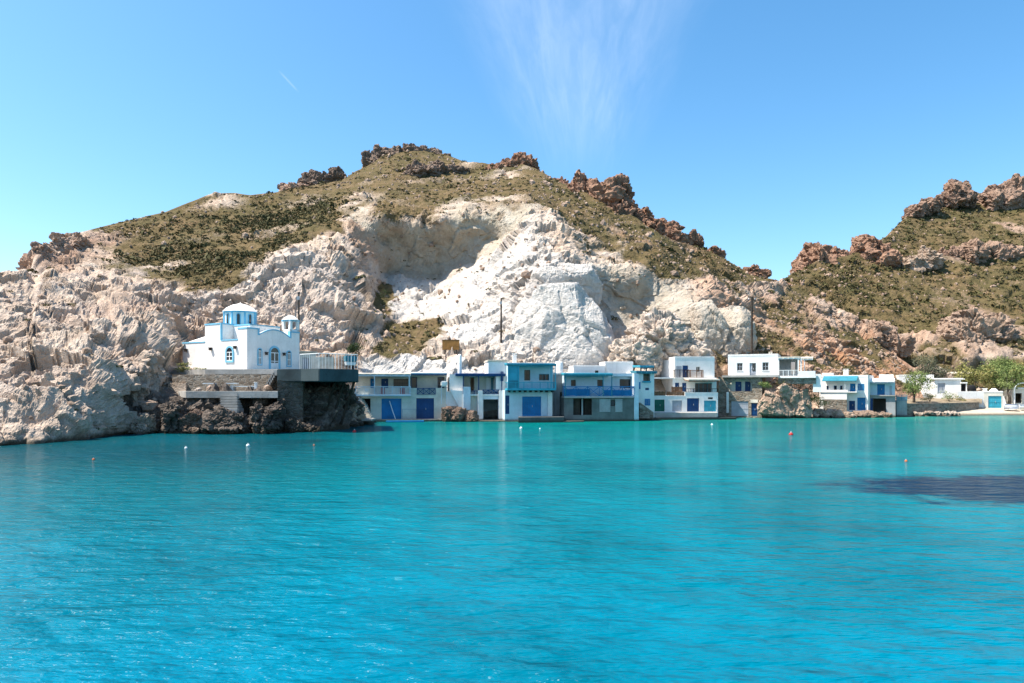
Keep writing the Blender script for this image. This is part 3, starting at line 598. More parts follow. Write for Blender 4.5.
o2 = scrub('far_hillside_scrub', HP2, HZN2, 4200, 4, np.clip(HZN2['veg']-.2, 0, 1)*((HQ2[..., 0] < 1080)), (.4, .95))
def stones(name, P, prob, count, seed, mat_zone):
    g = np.random.default_rng(seed); V0, F0 = ICO[1]
    a = np.linalg.norm(np.cross(P[1:, :-1]-P[:-1, :-1], P[:-1, 1:]-P[:-1, :-1]), axis=2); pr = np.clip(a, 0, 1.2)*prob[:-1, :-1]; pr[:2] = 0; pr[-6:] = 0
    cs = np.cumsum(pr.ravel()); idx = np.clip(np.searchsorted(cs, g.uniform(0, cs[-1], count)), 0, pr.size-1); i, j = np.unravel_index(idx, pr.shape)
    c = P[i, j]; s = g.gamma(2., .09, count)+.07
    V = V0[None]*(s[:, None]*g.uniform(.6, 1.2, (count, 3)))[:, None]*g.uniform(.75, 1.2, (count, len(V0), 1))+c[:, None]
    F = (F0[None]+(np.arange(count)*len(V0))[:, None, None]).reshape(-1, 3)
    me = np_mesh(name, V.reshape(-1, 3), F, False)
    for k in ('veg', 'grey', 'white', 'orange', 'dark', 'red'): attr(me, k, np.full(len(V0)*count, mat_zone.get(k, 0.)))
    return tag(link(name, me, ROCK), kind='stuff')
stones('loose_stones', HP, on*calm*(.15+.6*HZN['veg']*(1-left)+1.6*HZN['orange']+.4*HZN['red']), 3600, 6, dict(red=.45, grey=.3))
stones('far_loose_stones', HP2, (.3+HZN2['red'])*(HQ2[..., 0] < 1080), 1500, 7, dict(red=.5))
# ------------------------------------------------------------------ building kit
class MB:
    def __init__(s): s.v = []; s.f = []
    def add(s, vs, fs):
        o = len(s.v); s.v += [tuple(v) for v in vs]; s.f += [tuple(i+o for i in f) for f in fs]; return s
    def box(s, x0, x1, y0, y1, z0, z1):
        x0, x1 = sorted((x0, x1)); y0, y1 = sorted((y0, y1)); z0, z1 = sorted((z0, z1))
        return s.add([(x, y, z) for z in (z0, z1) for y in (y0, y1) for x in (x0, x1)],
                     [(0, 2, 3, 1), (4, 5, 7, 6), (0, 1, 5, 4), (2, 6, 7, 3), (0, 4, 6, 2), (1, 3, 7, 5)])
    def prism(s, poly, y0, y1, axis='y'):
        """poly in (x, z) pushed along y, or in (x, y) pushed along z"""
        n = len(poly)
        P = (lambda a, b, c: (a, c, b)) if axis == 'y' else ((lambda a, b, c: (a, b, c)) if axis == 'z' else (lambda a, b, c: (c, a, b)))
        vs = [P(a, b, y0) for a, b in poly]+[P(a, b, y1) for a, b in poly]
        return s.add(vs, [tuple(range(n)), tuple(range(2*n-1, n-1, -1))]+[(i, i+n, (i+1) % n+n, (i+1) % n) for i in range(n)])
    def tube(s, pts, r, n=8, cap=True):
        pts = [Vector(p) for p in pts]; rs = r if isinstance(r, (list, tuple)) else [r]*len(pts); vs = []
        for k, p in enumerate(pts):
            d = (pts[min(k+1, len(pts)-1)]-pts[max(k-1, 0)]).normalized(); a = d.orthogonal().normalized(); b = d.cross(a)
            if abs(d.z) > .9: a = Vector((1, 0, 0)); a = (a-d*a.dot(d)).normalized(); b = d.cross(a)
            vs += [p+(a*math.cos(t)+b*math.sin(t))*rs[k] for t in (2*math.pi*i/n for i in range(n))]
        fs = [(k*n+i, k*n+(i+1) % n, (k+1)*n+(i+1) % n, (k+1)*n+i) for k in range(len(pts)-1) for i in range(n)]
        if cap: fs += [tuple(range(n-1, -1, -1)), tuple((len(pts)-1)*n+i for i in range(n))]
        return s.add(vs, fs)
    def lathe(s, prof, n=24, c=(0, 0, 0), ph=0.):
        vs = [(c[0]+r*math.cos(2*math.pi*i/n+ph), c[1]+r*math.sin(2*math.pi*i/n+ph), c[2]+z) for r, z in prof for i in range(n)]
        return s.add(vs, [(k*n+i, k*n+(i+1) % n, (k+1)*n+(i+1) % n, (k+1)*n+i) for k in range(len(prof)-1) for i in range(n)])
    def panel(s, x0, x1, z0, z1, y0, y1, holes=()):
        """a wall slab with real rectangular openings"""
        xs = sorted({x0, x1, *[min(max(v, x0), x1) for h in holes for v in h[:2]]}); zs = sorted({z0, z1, *[min(max(v, z0), z1) for h in holes for v in h[2:]]})
        hole = lambda a, b: any(h[0]-1e-6 <= a and b <= h[1]+1e-6 for h in holes)
        sol = {}
        for i in range(len(xs)-1):
            for k in range(len(zs)-1):
                xm, zm = (xs[i]+xs[i+1])/2, (zs[k]+zs[k+1])/2
                sol[i, k] = not any(h[0] < xm < h[1] and h[2] < zm < h[3] for h in holes)
        for (i, k), ok in sol.items():
            if not ok: continue
            a, b, c, d = xs[i], xs[i+1], zs[k], zs[k+1]
            s.add([(a, y0, c), (b, y0, c), (b, y0, d), (a, y0, d)], [(0, 1, 2, 3)]); s.add([(a, y1, c), (b, y1, c), (b, y1, d), (a, y1, d)], [(3, 2, 1, 0)])
            for di, dk, q in ((-1, 0, ((a, c), (a, d))), (1, 0, ((b, d), (b, c))), (0, -1, ((b, c), (a, c))), (0, 1, ((a, d), (b, d)))):
                if not sol.get((i+di, k+dk), False):
                    (p, r), (u, v) = q; s.add([(p, y0, r), (p, y1, r), (u, y1, v), (u, y0, v)], [(3, 2, 1, 0)])
        return s
    def build(s, name, mat, parent=None, bevel=0., smooth=False):
        import bmesh
        me = bpy.data.meshes.new(name); me.from_pydata(s.v, [], s.f)
        bm = bmesh.new(); bm.from_mesh(me); bmesh.ops.remove_doubles(bm, verts=bm.verts, dist=1e-5); bmesh.ops.recalc_face_normals(bm, faces=bm.faces)
        if bevel: bmesh.ops.bevel(bm, geom=[e for e in bm.edges if len(e.link_faces) == 2 and e.calc_face_angle(0) > .6], offset=bevel, segments=2, affect='EDGES', clamp_overlap=True)
        bm.to_mesh(me); bm.free()
        if smooth: me.polygons.foreach_set('use_smooth', [True]*len(me.polygons))
        return link(name, me, mat, parent)

WHITE = paint('whitewash', (.82, .79, .75), .85, .07, .7, (.62, .58, .52), .3)
CREAM = paint('cream limewash', (.66, .62, .53), .85, .12, .8, (.48, .43, .35), .3)
PALEB = paint('pale blue limewash', (.56, .66, .72), .85, .10, .8, (.45, .52, .56), .3)
GREYP = paint('bare grey render', (.36, .355, .35), .9, .16, .7, (.24, .23, .22), .4)
DGREYP = paint('dark grey render', (.17, .18, .17), .9, .2, .7, (.11, .105, .1), .4)
CONC = paint('concrete', (.40, .38, .35), .92, .2, .5, (.26, .24, .21), .5)
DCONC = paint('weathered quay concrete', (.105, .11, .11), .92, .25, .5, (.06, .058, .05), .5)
SCONC = paint('shade toned slab concrete', (.055, .08, .085), .92, .25, .5, (.035, .045, .045), .5)  # dark teal puts the shade on the slab front into its colour
BLUE = paint('blue door paint', (.008, .17, .40), .45, .14, 1.)
NAVY = paint('navy paint', (.01, .055, .17), .45, .14, 1.)
CYAN = paint('turquoise paint', (.045, .35, .46), .5, .14, 1.)
TEAL = paint('teal paint', (.035, .20, .26), .5, .14, 1.)
SKYB = paint('sky blue trim paint', (.20, .50, .66), .5, .1, 1.)
GREENP = paint('green door paint', (.01, .13, .09), .5, .12, 1.)
LGREY = paint('pale grey door paint', (.40, .42, .46), .5, .12, 1.)
WOOD = paint('weathered wood', (.23, .115, .06), .75, .3, 2.)
DWOOD = paint('dark wood', (.055, .04, .03), .8, .3, 2.)
BLACK = paint('black for shade and tank', (.018, .018, .02), .9, .2, 1.)  # paints in the shade of openings; also the water tank's own black
REED = paint('pale reed matting', (.62, .56, .46), .9, .14, 2., (.42, .36, .28))
METAL = paint('galvanised metal', (.35, .36, .37), .4, .1, 2.)
CLOTH = paint('washed red cloth', (.42, .10, .09), .9, .15, 3.)
ROPE = paint('white paint', (.78, .78, .76), .5, .08, 2.)
def glass():
    t = NT('window glass'); return t.done((.015, .022, .03), .08, .5)
GLASS = glass()
def stone_wall(k=1.):
    t = NT('stone masonry'); o = t.coord()
    br = t.n('ShaderNodeTexVoronoi', feature='DISTANCE_TO_EDGE'); mp = t.n('ShaderNodeMapping'); mp.inputs['Scale'].default_value = (2.2, 2.2, 4.0); t.l(o, mp.inputs[0]); t.l(mp.outputs[0], br.inputs['Vector']); br.inputs['Scale'].default_value = 1.
    cb = t.n('ShaderNodeTexVoronoi', feature='F1'); t.l(mp.outputs[0], cb.inputs['Vector']); cb.inputs['Scale'].default_value = 1.
    sp = t.n('ShaderNodeSeparateColor'); t.l(cb.outputs['Color'], sp.inputs[0])
    c = t.ramp(sp.outputs[0], [(0., (.16, .12, .085)), (.5, (.27, .21, .155)), (1., (.36, .31, .25))])
    c = t.mix(t.ramp(t.noise(o, 3, 5), [(.35, .0), (.75, .6)]), c, (.15, .125, .10)); c = t.mix(t.ramp(br.outputs[0], [(.02, .75), (.09, 0.)]), c, (.30, .27, .23))
    if k < 1: c = t.mix(1., c, (k, k, k*1.04), 'MULTIPLY')
    t.bump(t.ramp(br.outputs[0], [(0., 0.), (.15, 1.)]), .8, .08); return t.done(c, .95, .15)
STONE = stone_wall(); DSTONE = stone_wall(.4)

class House:
    """a local frame on a facade: x along it, y into the building, z up; surveyed from two corners"""
    def __init__(s, name, label, cat, pl, Yl, pr, Yr, zbase=0., group=None):
        a, b = at(pl, HZ, Yl), at(pr, HZ, Yr); s.O = Vector((a.x, a.y)); e = Vector((b.x-a.x, b.y-a.y)); s.L = e.length; s.e = e.normalized(); s.n = Vector((-s.e.y, s.e.x)); s.zb = zbase
        s.o = thing(name, label, cat, (a.x, a.y, zbase), math.atan2(s.e.y, s.e.x), group)
    def u(s, px, w=0.):
        k = (px-512)/FOC; return (k*(s.O.y+w*s.n.y)-s.O.x-w*s.n.x)/(s.e.x-k*s.e.y)
    def z(s, px, py, w=0.):
        Y = s.O.y+s.u(px, w)*s.e.y+w*s.n.y; return CAMZ+(HZ-py)/FOC*Y-s.zb
    def rc(s, r, w=0.):
        x0, y0, x1, y1 = r; m = (x0+x1)/2; return (s.u(x0, w), s.u(x1, w), s.z(m, y1, w), s.z(m, y0, w))
    def shell(s, r, w, depth, mat, holes=(), name='wall', t=.25, floor=None, parent=None):
        """walls round a room, open where the photo has doors and windows"""
        a, b, c, d = s.rc(r, w); hs = [s.rc(h, w) for h in holes]; m = MB()
        if floor is not None: c = floor
        hs = [(h[0], h[1], (c-.01 if h[2] < c+.35 else h[2]), h[3]) for h in hs]
        m.panel(a, b, c, d, w, w+t, hs); m.box(a, a+t, w+t, w+depth, c, d); m.box(b-t, b, w+t, w+depth, c, d); m.box(a+t, b-t, w+depth-t, w+depth, c, d)
        o = m.build(name, mat, parent or s.o); return o, (a, b, c, d)
    def box(s, r, w0, w1, mat, name, bevel=0., parent=None):
        a, b, c, d = s.rc(r, w0); return MB().box(a, b, w0, w1, c, d).build(name, mat, parent or s.o, bevel)
    def roof(s, q, w, depth, mat, parapet=.25, over=.0, name='roof', parent=None):
        a, b, c, d = q; m = MB(); m.box(a-over, b+over, w-over, w+depth+.05, d, d+.14)
        if parapet:
            h = d+.14; t = .2
            m.box(a, b, w, w+t, h, h+parapet); m.box(a, b, w+depth-t, w+depth, h, h+parapet); m.box(a, a+t, w+t, w+depth-t, h, h+parapet); m.box(b-t, b, w+t, w+depth-t, h, h+parapet)
        return m.build(name, mat, parent or s.o, .03)
    def door(s, r, w, mat, panels=5, name='door', rec=.12, label=None):
        a, b, c, d = s.rc(r, w); a -= .03; b += .03; d += .03; m = MB(); y = w+rec
        n = max(2, panels); st = (b-a)/n
        for i in range(n): m.box(a+i*st+.012, a+(i+1)*st-.012, y, y+.05, c-.3, d)
        m.box(a, b, y+.05, y+.07, c-.3, d)
        for zz in (.15, .5, .85): m.box(a+.05, b-.05, y-.03, y-.002, c+(d-c)*zz-.06, c+(d-c)*zz+.06)
        o = m.build(name, mat, s.o)
        if label: o['label'] = label
        hd = MB().box((a+b)/2+.05, (a+b)/2+.12, y-.09, y-.032, c+(d-c)*.45, c+(d-c)*.45+.22).build('handle', METAL, o)
        return o
    def window(s, r, w, mat, mull=1, bars=1, rec=.1, pane=None, sill=True, name='window', shutter=None):
        a, b, c, d = s.rc(r, w); y = w+rec; t = .07; m = MB()
        m.box(a, b, y, y+.07, c, c+t); m.box(a, b, y, y+.07, d-t, d); m.box(a, a+t, y, y+.07, c+t, d-t); m.box(b-t, b, y, y+.07, c+t, d-t)
        for i in range(1, mull+1): x = a+(b-a)*i/(mull+1); m.box(x-.025, x+.025, y+.005, y+.065, c+t, d-t)
        for i in range(1, bars+1): z = c+(d-c)*i/(bars+1); m.box(a+t, b-t, y+.012, y+.058, z-.02, z+.02)
        o = m.build(name, mat, s.o); MB().box(a+t, b-t, y+.03, y+.04, c+t, d-t).build('pane', pane or GLASS, o)
        if sill: MB().box(a-.08, b+.08, w-.07, w+.1, c-.08, c).build('sill', WHITE, o)
        return o
    def shutters(s, r, w, mat, leaves=2, name='shutter'):
        a, b, c, d = s.rc(r, w); k = (b-a)/leaves
        for i in range(leaves):
            m = MB(); x0, x1 = a+i*k+.015, a+(i+1)*k-.015; m.box(x0, x0+.07, w-.05, w-.004, c, d); m.box(x1-.07, x1, w-.05, w-.004, c, d); m.box(x0+.07, x1-.07, w-.05, w-.004, c, c+.08); m.box(x0+.07, x1-.07, w-.05, w-.004, d-.08, d)
            n = max(3, int((d-c)/.12))
            for q in range(n): z = c+.08+(d-c-.16)*(q+.5)/n; m.box(x0+.07, x1-.07, w-.035, w-.01, z-.035, z+.035)
            m.build(name, mat, s.o)
    def railing(s, r, w, mat, gap=.16, posts=4, ret=0., name='railing', top=.07, cross=False, parent=None):
        a, b, c, d = s.rc(r, w); m = MB(); m.box(a, b, w, w+.06, d-top, d); m.box(a, b, w+.01, w+.05, c, c+.05)
        for i in range(posts+1): x = a+(b-a)*i/posts; m.box(x-.035, x+.035, w-.01, w+.07, c, d+.01)
        n = int((b-a)/gap)
        for i in range(1, n): x = a+(b-a)*i/n; m.box(x-.014, x+.014, w+.016, w+.044, c+.05, d-top)
        if cross:
            for i in range(posts):
                x0 = a+(b-a)*i/posts; x1 = a+(b-a)*(i+1)/posts
                for (p, q) in ((c+.05, d-top), (d-top, c+.05)): m.prism([(x0, p-.04), (x1, q-.04), (x1, q+.04), (x0, p+.04)], w+.02, w+.045)
        if ret:
            for x in (a+.03, b-.03): m.box(x-.03, x+.03, w+.07, w+ret, d-top, d); m.box(x-.02, x+.02, w+.07, w+ret, c, c+.05); [m.box(x-.014, x+.014, w+.07+ret*j/5, w+.1+ret*j/5, c+.05, d-top) for j in range(1, 5)]
        return m.build(name, mat, parent or s.o)
    def posts(s, pxs, y0, y1, w, mat, t=.1, name='post'):
        out = []
        for px in pxs:
            x = s.u(px, w); out.append(MB().box(x-t/2, x+t/2, w, w+t, s.z(px, y1, w), s.z(px, y0, w)).build(name, mat, s.o))
        return out
    def canopy(s, r, w, depth, mat, beam, slope=.25, ribs=6, name='canopy'):
        """roof of the terrace: sheet on rafters, falling to the front"""
        a, b, c, d = s.rc(r, w); th = max(.06, min(.16, d-c)); m = MB()
        m.prism([(w, d-th), (w+depth, d-th+slope), (w+depth, d+slope), (w, d)], a, b, axis='x')
        o = m.build(name, mat, s.o)
        k = MB(); k.box(a, b, w+.05, w+.17, d-th-.16, d-th-.005)
        for i in range(ribs+1): x = a+.06+(b-a-.12)*i/ribs; k.prism([(w-.12, d-th-.13), (w+depth-.02, d-th+slope-.13), (w+depth-.02, d-th+slope-.008), (w-.12, d-th-.008)], x-.04, x+.04, axis='x')
        k.build('rafters', beam, o); return o
    def slab(s, r, w0, w1, mat, name='balcony_floor', parent=None): return s.box(r, w0, w1, mat, name, .02, parent)
    def chimney(s, px, y0, y1, w, mat=None, r=.25, cap=True, rnd=False, name='chimney', parent=None):
        mat = mat or WHITE; x = s.u(px, w); a, b = s.z(px, y1, w), s.z(px, y0, w); m = MB()
        if rnd: m.lathe([(r, a), (r*.95, b-.25), (r*.7, b-.08), (.02, b)], 16, (x, w, 0))
        else:
            m.box(x-r, x+r, w-r, w+r, a, b-.3); m.box(x-r-.06, x+r+.06, w-r-.06, w+r+.06, b-.3, b-.2)
            if cap: [m.box(x+dx*r-.05, x+dx*r+.05, w+dy*r-.05, w+dy*r+.05, b-.2, b-.06) for dx in (-.7, .7) for dy in (-.7, .7)]; m.box(x-r-.04, x+r+.04, w-r-.04, w+r+.04, b-.06, b)
        return m.build(name, mat, parent or s.o, smooth=rnd)
# ------------------------------------------------------------------ the church
def arch_pts(a, b, c, d, n=12):
    """outline of a round headed opening, counter clockwise from the lower left"""
    r = (b-a)/2; zs = d-r
    return [(a, c), (b, c)]+[((a+b)/2+r*math.cos(t), zs+r*math.sin(t)) for t in (math.pi*i/n for i in range(n+1))]
def arch_unit(F, r, w, frame, kind='window', leaf=None):
    a, b, c, d = F.rc(r, w); t = max(.10, (b-a)*.14); n = 12; m = MB()
    out = arch_pts(a, b, c, d, n); inn = arch_pts(a+t, b-t, c if kind == 'door' else c+t, d-t, n)
    o_, i_ = out[1:]+[out[0]], inn[1:]+[inn[0]]; vs = []
    for y in (w-.09, w+.0): vs += [(p[0], y, p[1]) for p in o_]+[(p[0], y, p[1]) for p in i_]
    k = len(o_); fs = []
    for i in range(k-(1 if kind == 'door' else 0)):
        j = (i+1) % k; fs += [(i, j, k+j, k+i), (2*k+i, 3*k+i, 3*k+j, 2*k+j), (i, 2*k+i, 2*k+j, j), (k+i, k+j, 3*k+j, 3*k+i)]
    m.add(vs, fs); o = m.build('door_frame' if kind == 'door' else 'window', frame, F.o)
    MB().prism(inn, w-.03, w-.002).build('pane', GLASS, o)
    lf = MB(); zsp = d-(b-a)/2; a2, b2, c2 = a+t, b-t, c if kind == 'door' else c+t; y0, y1 = w-.06, w-.034
    for x in np.linspace(a2, b2, 3): lf.box(max(a2, x-.05), min(b2, x+.05), y0, y1, c2, zsp)
    for z in (c2+.04, c2+(zsp-c2)*.5, zsp): lf.box(a2, b2, y0-.006, y1-.004, z-.04, z+.04)
    if kind == 'door': lf.box(a2+.06, (a2+b2)/2-.06, y0+.004, y1-.006, c2+.05, c2+(zsp-c2)*.4); lf.box((a2+b2)/2+.06, b2-.06, y0+.004, y1-.006, c2+.05, c2+(zsp-c2)*.4)
    lf.build('leaf' if kind == 'door' else 'glazing_bar', leaf or ROPE, o); return o
cz = 5.86
CF = House('church', 'white domed church with sky blue trim on the rock terrace', 'church', 181, 75.45, 247, 70, cz)
H2 = House('church', 'tmp', 'tmp', 247, 70, 299.5, 76.06, cz); FX = CF.L; tmp = H2.o
def wlamp(F, px, py, w=0):
    a, b, c, d = F.rc((px-1, py-1.4, px+1, py+1.4), w); MB().box(a+.03, b-.03, w-.26, w-.06, c, d-.06).box(a-.02, b+.02, w-.3, w-.02, d-.06, d).box((a+b)/2-.03, (a+b)/2+.03, w-.06, w-.002, c+.03, d-.08).build('wall_lamp', DWOOD, F.o)
def trim(F, x0, x1, y0, y1, z0, z1): return (x0, x1, y0, y1, z0, z1)
ua = [CF.u(p) for p in (181, 205, 221, 238, 247)]
zt = lambda px, py, w=0: CF.z(px, py, w)
m = MB(); wl = H2.u(259.3)
h_an, h_b2, h_rc, h_cb = zt(192, 342), zt(213, 323.5), zt(230, 339.5), zt(243, 327.5)
h_fr = H2.z(262, 336.5)
m.box(ua[0], ua[1], .6, 6.4, -.6, h_an); m.box(ua[1], ua[2], 0, 7, -.6, h_b2); m.box(ua[0]+.3, ua[1], 0, .6, -.6, h_an)
m.box(ua[2], ua[3], .004, 6.996, -.6, h_rc); m.box(ua[2]+.02, ua[3]-.02, 1.5, 5.5, h_rc, zt(230, 325.5, 1.5))
m.box(ua[3], FX-.004, .0, wl, -.6, h_cb); m.box(ua[3]-.3, FX-.35, wl, 6.98, -.6, h_fr-.1)
m.build('wall', WHITE, CF.o)
rf = MB()                                                         # hipped apse roof and lime washed flat roofs
rf.add([(ua[0]-.02, .55, h_an), (ua[1], .0, h_an), (ua[1], 7, h_an), (ua[0]-.02, 6.4, h_an), (ua[1], 3.5, zt(205, 331, 3.5)), (ua[1], 2.4, zt(205, 331.5, 2.4))], [(0, 1, 5), (0, 5, 4, 3), (3, 4, 2), (0, 3, 2, 1), (1, 2, 4, 5)])
rf.build('roof', WHITE, CF.o)
TR = MB(); e = .04
def band(x0, x1, y0, y1, z, h=.13): TR.box(x0-e, x1+e, y0-e, y1+e, z-h, z+.02)
band(ua[0]+.3, ua[1]-.05, 0, .6, h_an); band(ua[1], ua[2], 0, 7, h_b2); band(ua[2]+.05, ua[3]-.05, 0, .5, h_rc, .1); band(ua[3], FX, 0, wl, h_cb)
TR.box(ua[2]-.09, ua[2]+e, -.045, .15, h_rc, h_b2-.13); TR.box(CF.u(228.5, 1.5)-.08, CF.u(228.5, 1.5)+.08, 1.44, 1.498, h_rc+.02, zt(230, 325.5, 1.5)); band(ua[2]+.1, ua[3]-.06, 1.5, 5.5, zt(230, 325.5, 1.5)+.02, .11)
TR.build('trim', SKYB, CF.o)
arch_unit(CF, (225.8, 346, 234, 362.5), 0, SKYB)
for px, py in ((236, 347.5), (211.5, 349), (186.8, 350.3)): wlamp(CF, px, py, 0 if px > 206 else 0)
# front
def fz(px, py, w=0): return H2.z(px, py, w)
xa, xb = H2.u(259.3), H2.u(289.8); n = 16
xs_ = np.linspace(0, 1, n+1); top = [(xa+(xb-xa)*t, fz(259.3+30.5*t, 334.2+3.0*t, 0)+math.sin(math.pi*t)**.9*.66) for t in xs_]
W_ = MB().prism([(0, -.6), (H2.L, -.6), (H2.L, fz(296, 332)), (xb, fz(296, 332)), (xb, top[-1][1])]+top[::-1][1:]+[(xa, h_cb-.003), (0, h_cb-.003)], 0.0, .35); W_.build('front_wall', WHITE, H2.o)
MB().prism([(xa+.1, 0)]+[(x*.97+.09, z-.16) for x, z in top][::1]+[(xb-.1, 0)], .352, 5.2).build('vault', WHITE, H2.o)
B = MB(); vs = []
for x, z in top: vs += [(x, -.04, z-.10), (x, .1, z-.10), (x, .1, z+.03), (x, -.04, z+.03)]
B.add(vs, [(4*i+k, 4*i+(k+1) % 4, 4*i+4+(k+1) % 4, 4*i+4+k) for i in range(n) for k in range(4)]+[(3, 2, 1, 0), (4*n, 4*n+1, 4*n+2, 4*n+3)])
B.box(xb-.02, xb+.2, -.045, .3, top[-1][1]-.1, fz(296, 332)+.02); B.box(xb+.2, H2.L+e, -.045, .4, fz(296, 332)-.12, fz(296, 332)+.02)
B.box(xa-.2, xa, -.045, -.002, top[0][1]-.1, h_cb); B.build('arch_trim', SKYB, H2.o)
arch_unit(H2, (257.2, 348, 261.9, 365.5), 0, SKYB); arch_unit(H2, (286.3, 350.5, 291.1, 367), 0, SKYB); arch_unit(H2, (268.8, 346, 279.8, 369.6), 0, SKYB, 'door')
for px, py in ((265.6, 353.5), (283.3, 354.2)): wlamp(H2, px, py)
# drum and dome
dx, dy = CF.u(240.3, 3.6), 3.6; zb, ztp, zap = min(h_rc, h_cb)-.5, CF.z(240, 312.5, 3.6), CF.z(240, 303.3, 3.6); r8 = 1.72
c8 = [(dx+r8*math.cos(math.pi/8+math.pi*i/4), dy+r8*math.sin(math.pi/8+math.pi*i/4)) for i in range(8)]
dr = MB().prism(c8, zb, ztp, 'z').build('drum', WHITE, CF.o)
tb = MB()
for x, y in c8: tb.lathe([(.10, h_rc), (.10, ztp-.02)], 8, (x, y, 0))
tb.lathe([(r8-.05, ztp-.12), (r8+.14, ztp-.12), (r8+.14, ztp+.02), (r8-.05, ztp+.02)], 8, (dx, dy, 0), math.pi/8); tb.build('drum_trim', SKYB, dr)
for i in range(8):
    th = math.pi/4*i; ca, sa = math.cos(th), math.sin(th); rr = r8*math.cos(math.pi/8); zc = (zb+.9, ztp-.3)
    P = arch_pts(-.24, .24, h_cb+.25, ztp-.22, 8); Pi = arch_pts(-.15, .15, h_cb+.34, ztp-.31, 8)
    f3 = lambda q, o_: (dx+(rr+o_)*ca-q[0]*sa, dy+(rr+o_)*sa+q[0]*ca, q[1])
    wm = MB(); k = len(P); wm.add([f3(q, .002) for q in P]+[f3(q, .05) for q in P], [tuple(range(k)), tuple(range(k, 2*k))]+[(j, (j+1) % k, k+(j+1) % k, k+j) for j in range(k)]); wo = wm.build('window', SKYB, dr)
    wm = MB(); wm.add([f3(q, .052) for q in Pi]+[f3(q, .065) for q in Pi], [tuple(range(k)), tuple(range(k, 2*k))]+[(j, (j+1) % k, k+(j+1) % k, k+j) for j in range(k)]); wm.build('pane', GLASS, wo)
MB().lathe([(r8+.16, ztp+.02), (r8*.86, ztp+(zap-ztp)*.42), (r8*.48, ztp+(zap-ztp)*.78), (.16, zap-.05), (.05, zap), (.05, zap+.1), (.001, zap+.1)], 24, (dx, dy, 0)).build('dome', WHITE, CF.o, smooth=True)
# belfry on the right of the front
bx, by = H2.u(290.6, 1.0), 1.0; b0, b1, b2 = fz(291, 332.5, 1.), fz(291, 321.5, 1.), fz(291, 315, 1.)
bf = MB()
for sx in (-.52, .52):
    for sy in (-.52, .52): bf.box(bx+sx-.14, bx+sx+.14, by+sy-.14, by+sy+.14, b0-.8, b1)
bf.box(bx-.66, bx+.66, by-.66, by+.66, b0-.8, b0+.3); bo = bf.build('belfry', WHITE, H2.o)
MB().lathe([(.98, b1), (.98, b1+.13), (.9, b1+.13), (.9, b1)], 4, (bx, by, 0), math.pi/4).box(bx-.68, bx+.68, by-.68, by+.68, b1+.002, b1+.14).build('belfry_trim', SKYB, bo)
MB().lathe([(.9, b1+.14), (.74, b1+(b2-b1)*.45), (.42, b1+(b2-b1)*.8), (.001, b2)], 20, (bx, by, 0)).build('belfry_dome', WHITE, bo, smooth=True)
MB().lathe([(.02, b1-.1), (.12, b1-.16), (.16, b1-.4), (.24, b1-.55), (.22, b1-.55), (.02, b1-.5)], 12, (bx, by, 0)).build('bell', METAL, bo)
for ch in list(tmp.children): ch.parent = CF.o; ch.location = (FX, 0, 0); ch.rotation_euler = (0, 0, H2.o.rotation_euler.z-CF.o.rotation_euler.z)
bpy.data.objects.remove(tmp)

# ------------------------------------------------------------------ terraces below the church
def solid(name, label, cat, poly, z0, z1, mat, group=None, bevel=.03):
    """an upright block from a plan outline in world metres"""
    c = Vector((sum(p[0] for p in poly)/len(poly), sum(p[1] for p in poly)/len(poly)))
    o = MB().prism([(p[0]-c.x, p[1]-c.y) for p in poly], 0, z1-z0, 'z').build(name, mat, None, bevel); o.location = (c.x, c.y, z0); return tag(o, label, cat, group)
def plan(*pp): return [((px-512)/FOC*Y, Y) for px, Y in pp]
zq = lambda py, Y: CAMZ+(HZ-py)/FOC*Y
solid('retaining_wall', 'long grey stone retaining wall under the left side of the church', 'wall', plan((172, 66.6), (279, 66.0), (279, 67.2), (172, 68)), 3.2, zq(374.5, 66.5), STONE)
solid('church_terrace', 'concrete forecourt slab that the church stands on', 'terrace', plan((205, 66.9), (279, 66.3), (300, 66.2), (310, 80), (176, 83), (172, 70)), zq(374.3, 66.5)-.1, 5.84, CONC)
solid('parapet_wall', 'low pale parapet along the edge of the church forecourt', 'wall', plan((214, 66.5), (279, 66.0), (279, 66.25), (214, 66.75)), zq(374.4, 66.5), zq(369.5, 66.3), CONC)
solid('lower_terrace', 'narrow concrete terrace with benches below the retaining wall', 'terrace', plan((186, 61.6), (278, 61.6), (278, 66.4), (176, 66.8)), 3.1, zq(391.2, 61.6), CONC)
solid('pier_wall', 'tall dark masonry pier between the terrace steps and the overhanging slab', 'wall', plan((277, 62.2), (303, 62.6), (306, 67), (277, 67)), -1, zq(380.3, 62.4), DSTONE)
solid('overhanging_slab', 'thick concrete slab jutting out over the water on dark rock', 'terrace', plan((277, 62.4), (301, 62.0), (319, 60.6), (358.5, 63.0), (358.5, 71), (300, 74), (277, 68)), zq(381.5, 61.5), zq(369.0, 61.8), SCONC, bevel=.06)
t = thing('steel_bracket', 'slanting dark steel brackets holding up the concrete slab', 'bracket', at(348, 400, 64)[:])
for px, tx in ((335, 322), (344, 331), (354, 341)):
    a = at(px, 382.2, 64.0)-t.location; b = at(tx, 424, 65.5)-t.location; MB().tube([a, b], .13, 6).build('strut', DWOOD, t)
rock('cliff_rock', 'dark hollowed rock under the overhanging concrete slab', [(296, 392, 322, 440, 65.5, 2.2), (300, 378, 334, 440, 69, 2.6), (326, 380, 354, 438, 71.5, 2.6)], dict(dark=1.), cat='rock', seed0=3, rough=1.5, sub=6)
rock('shore_rock', 'jagged dark rock lapped by the water under the slab', [(286, 418, 306, 438, 62.4, 1.2), (302, 422, 324, 438, 63, 1.3)], dict(dark=1.), group=CH, seed0=11, sub=5, rough=1.4)
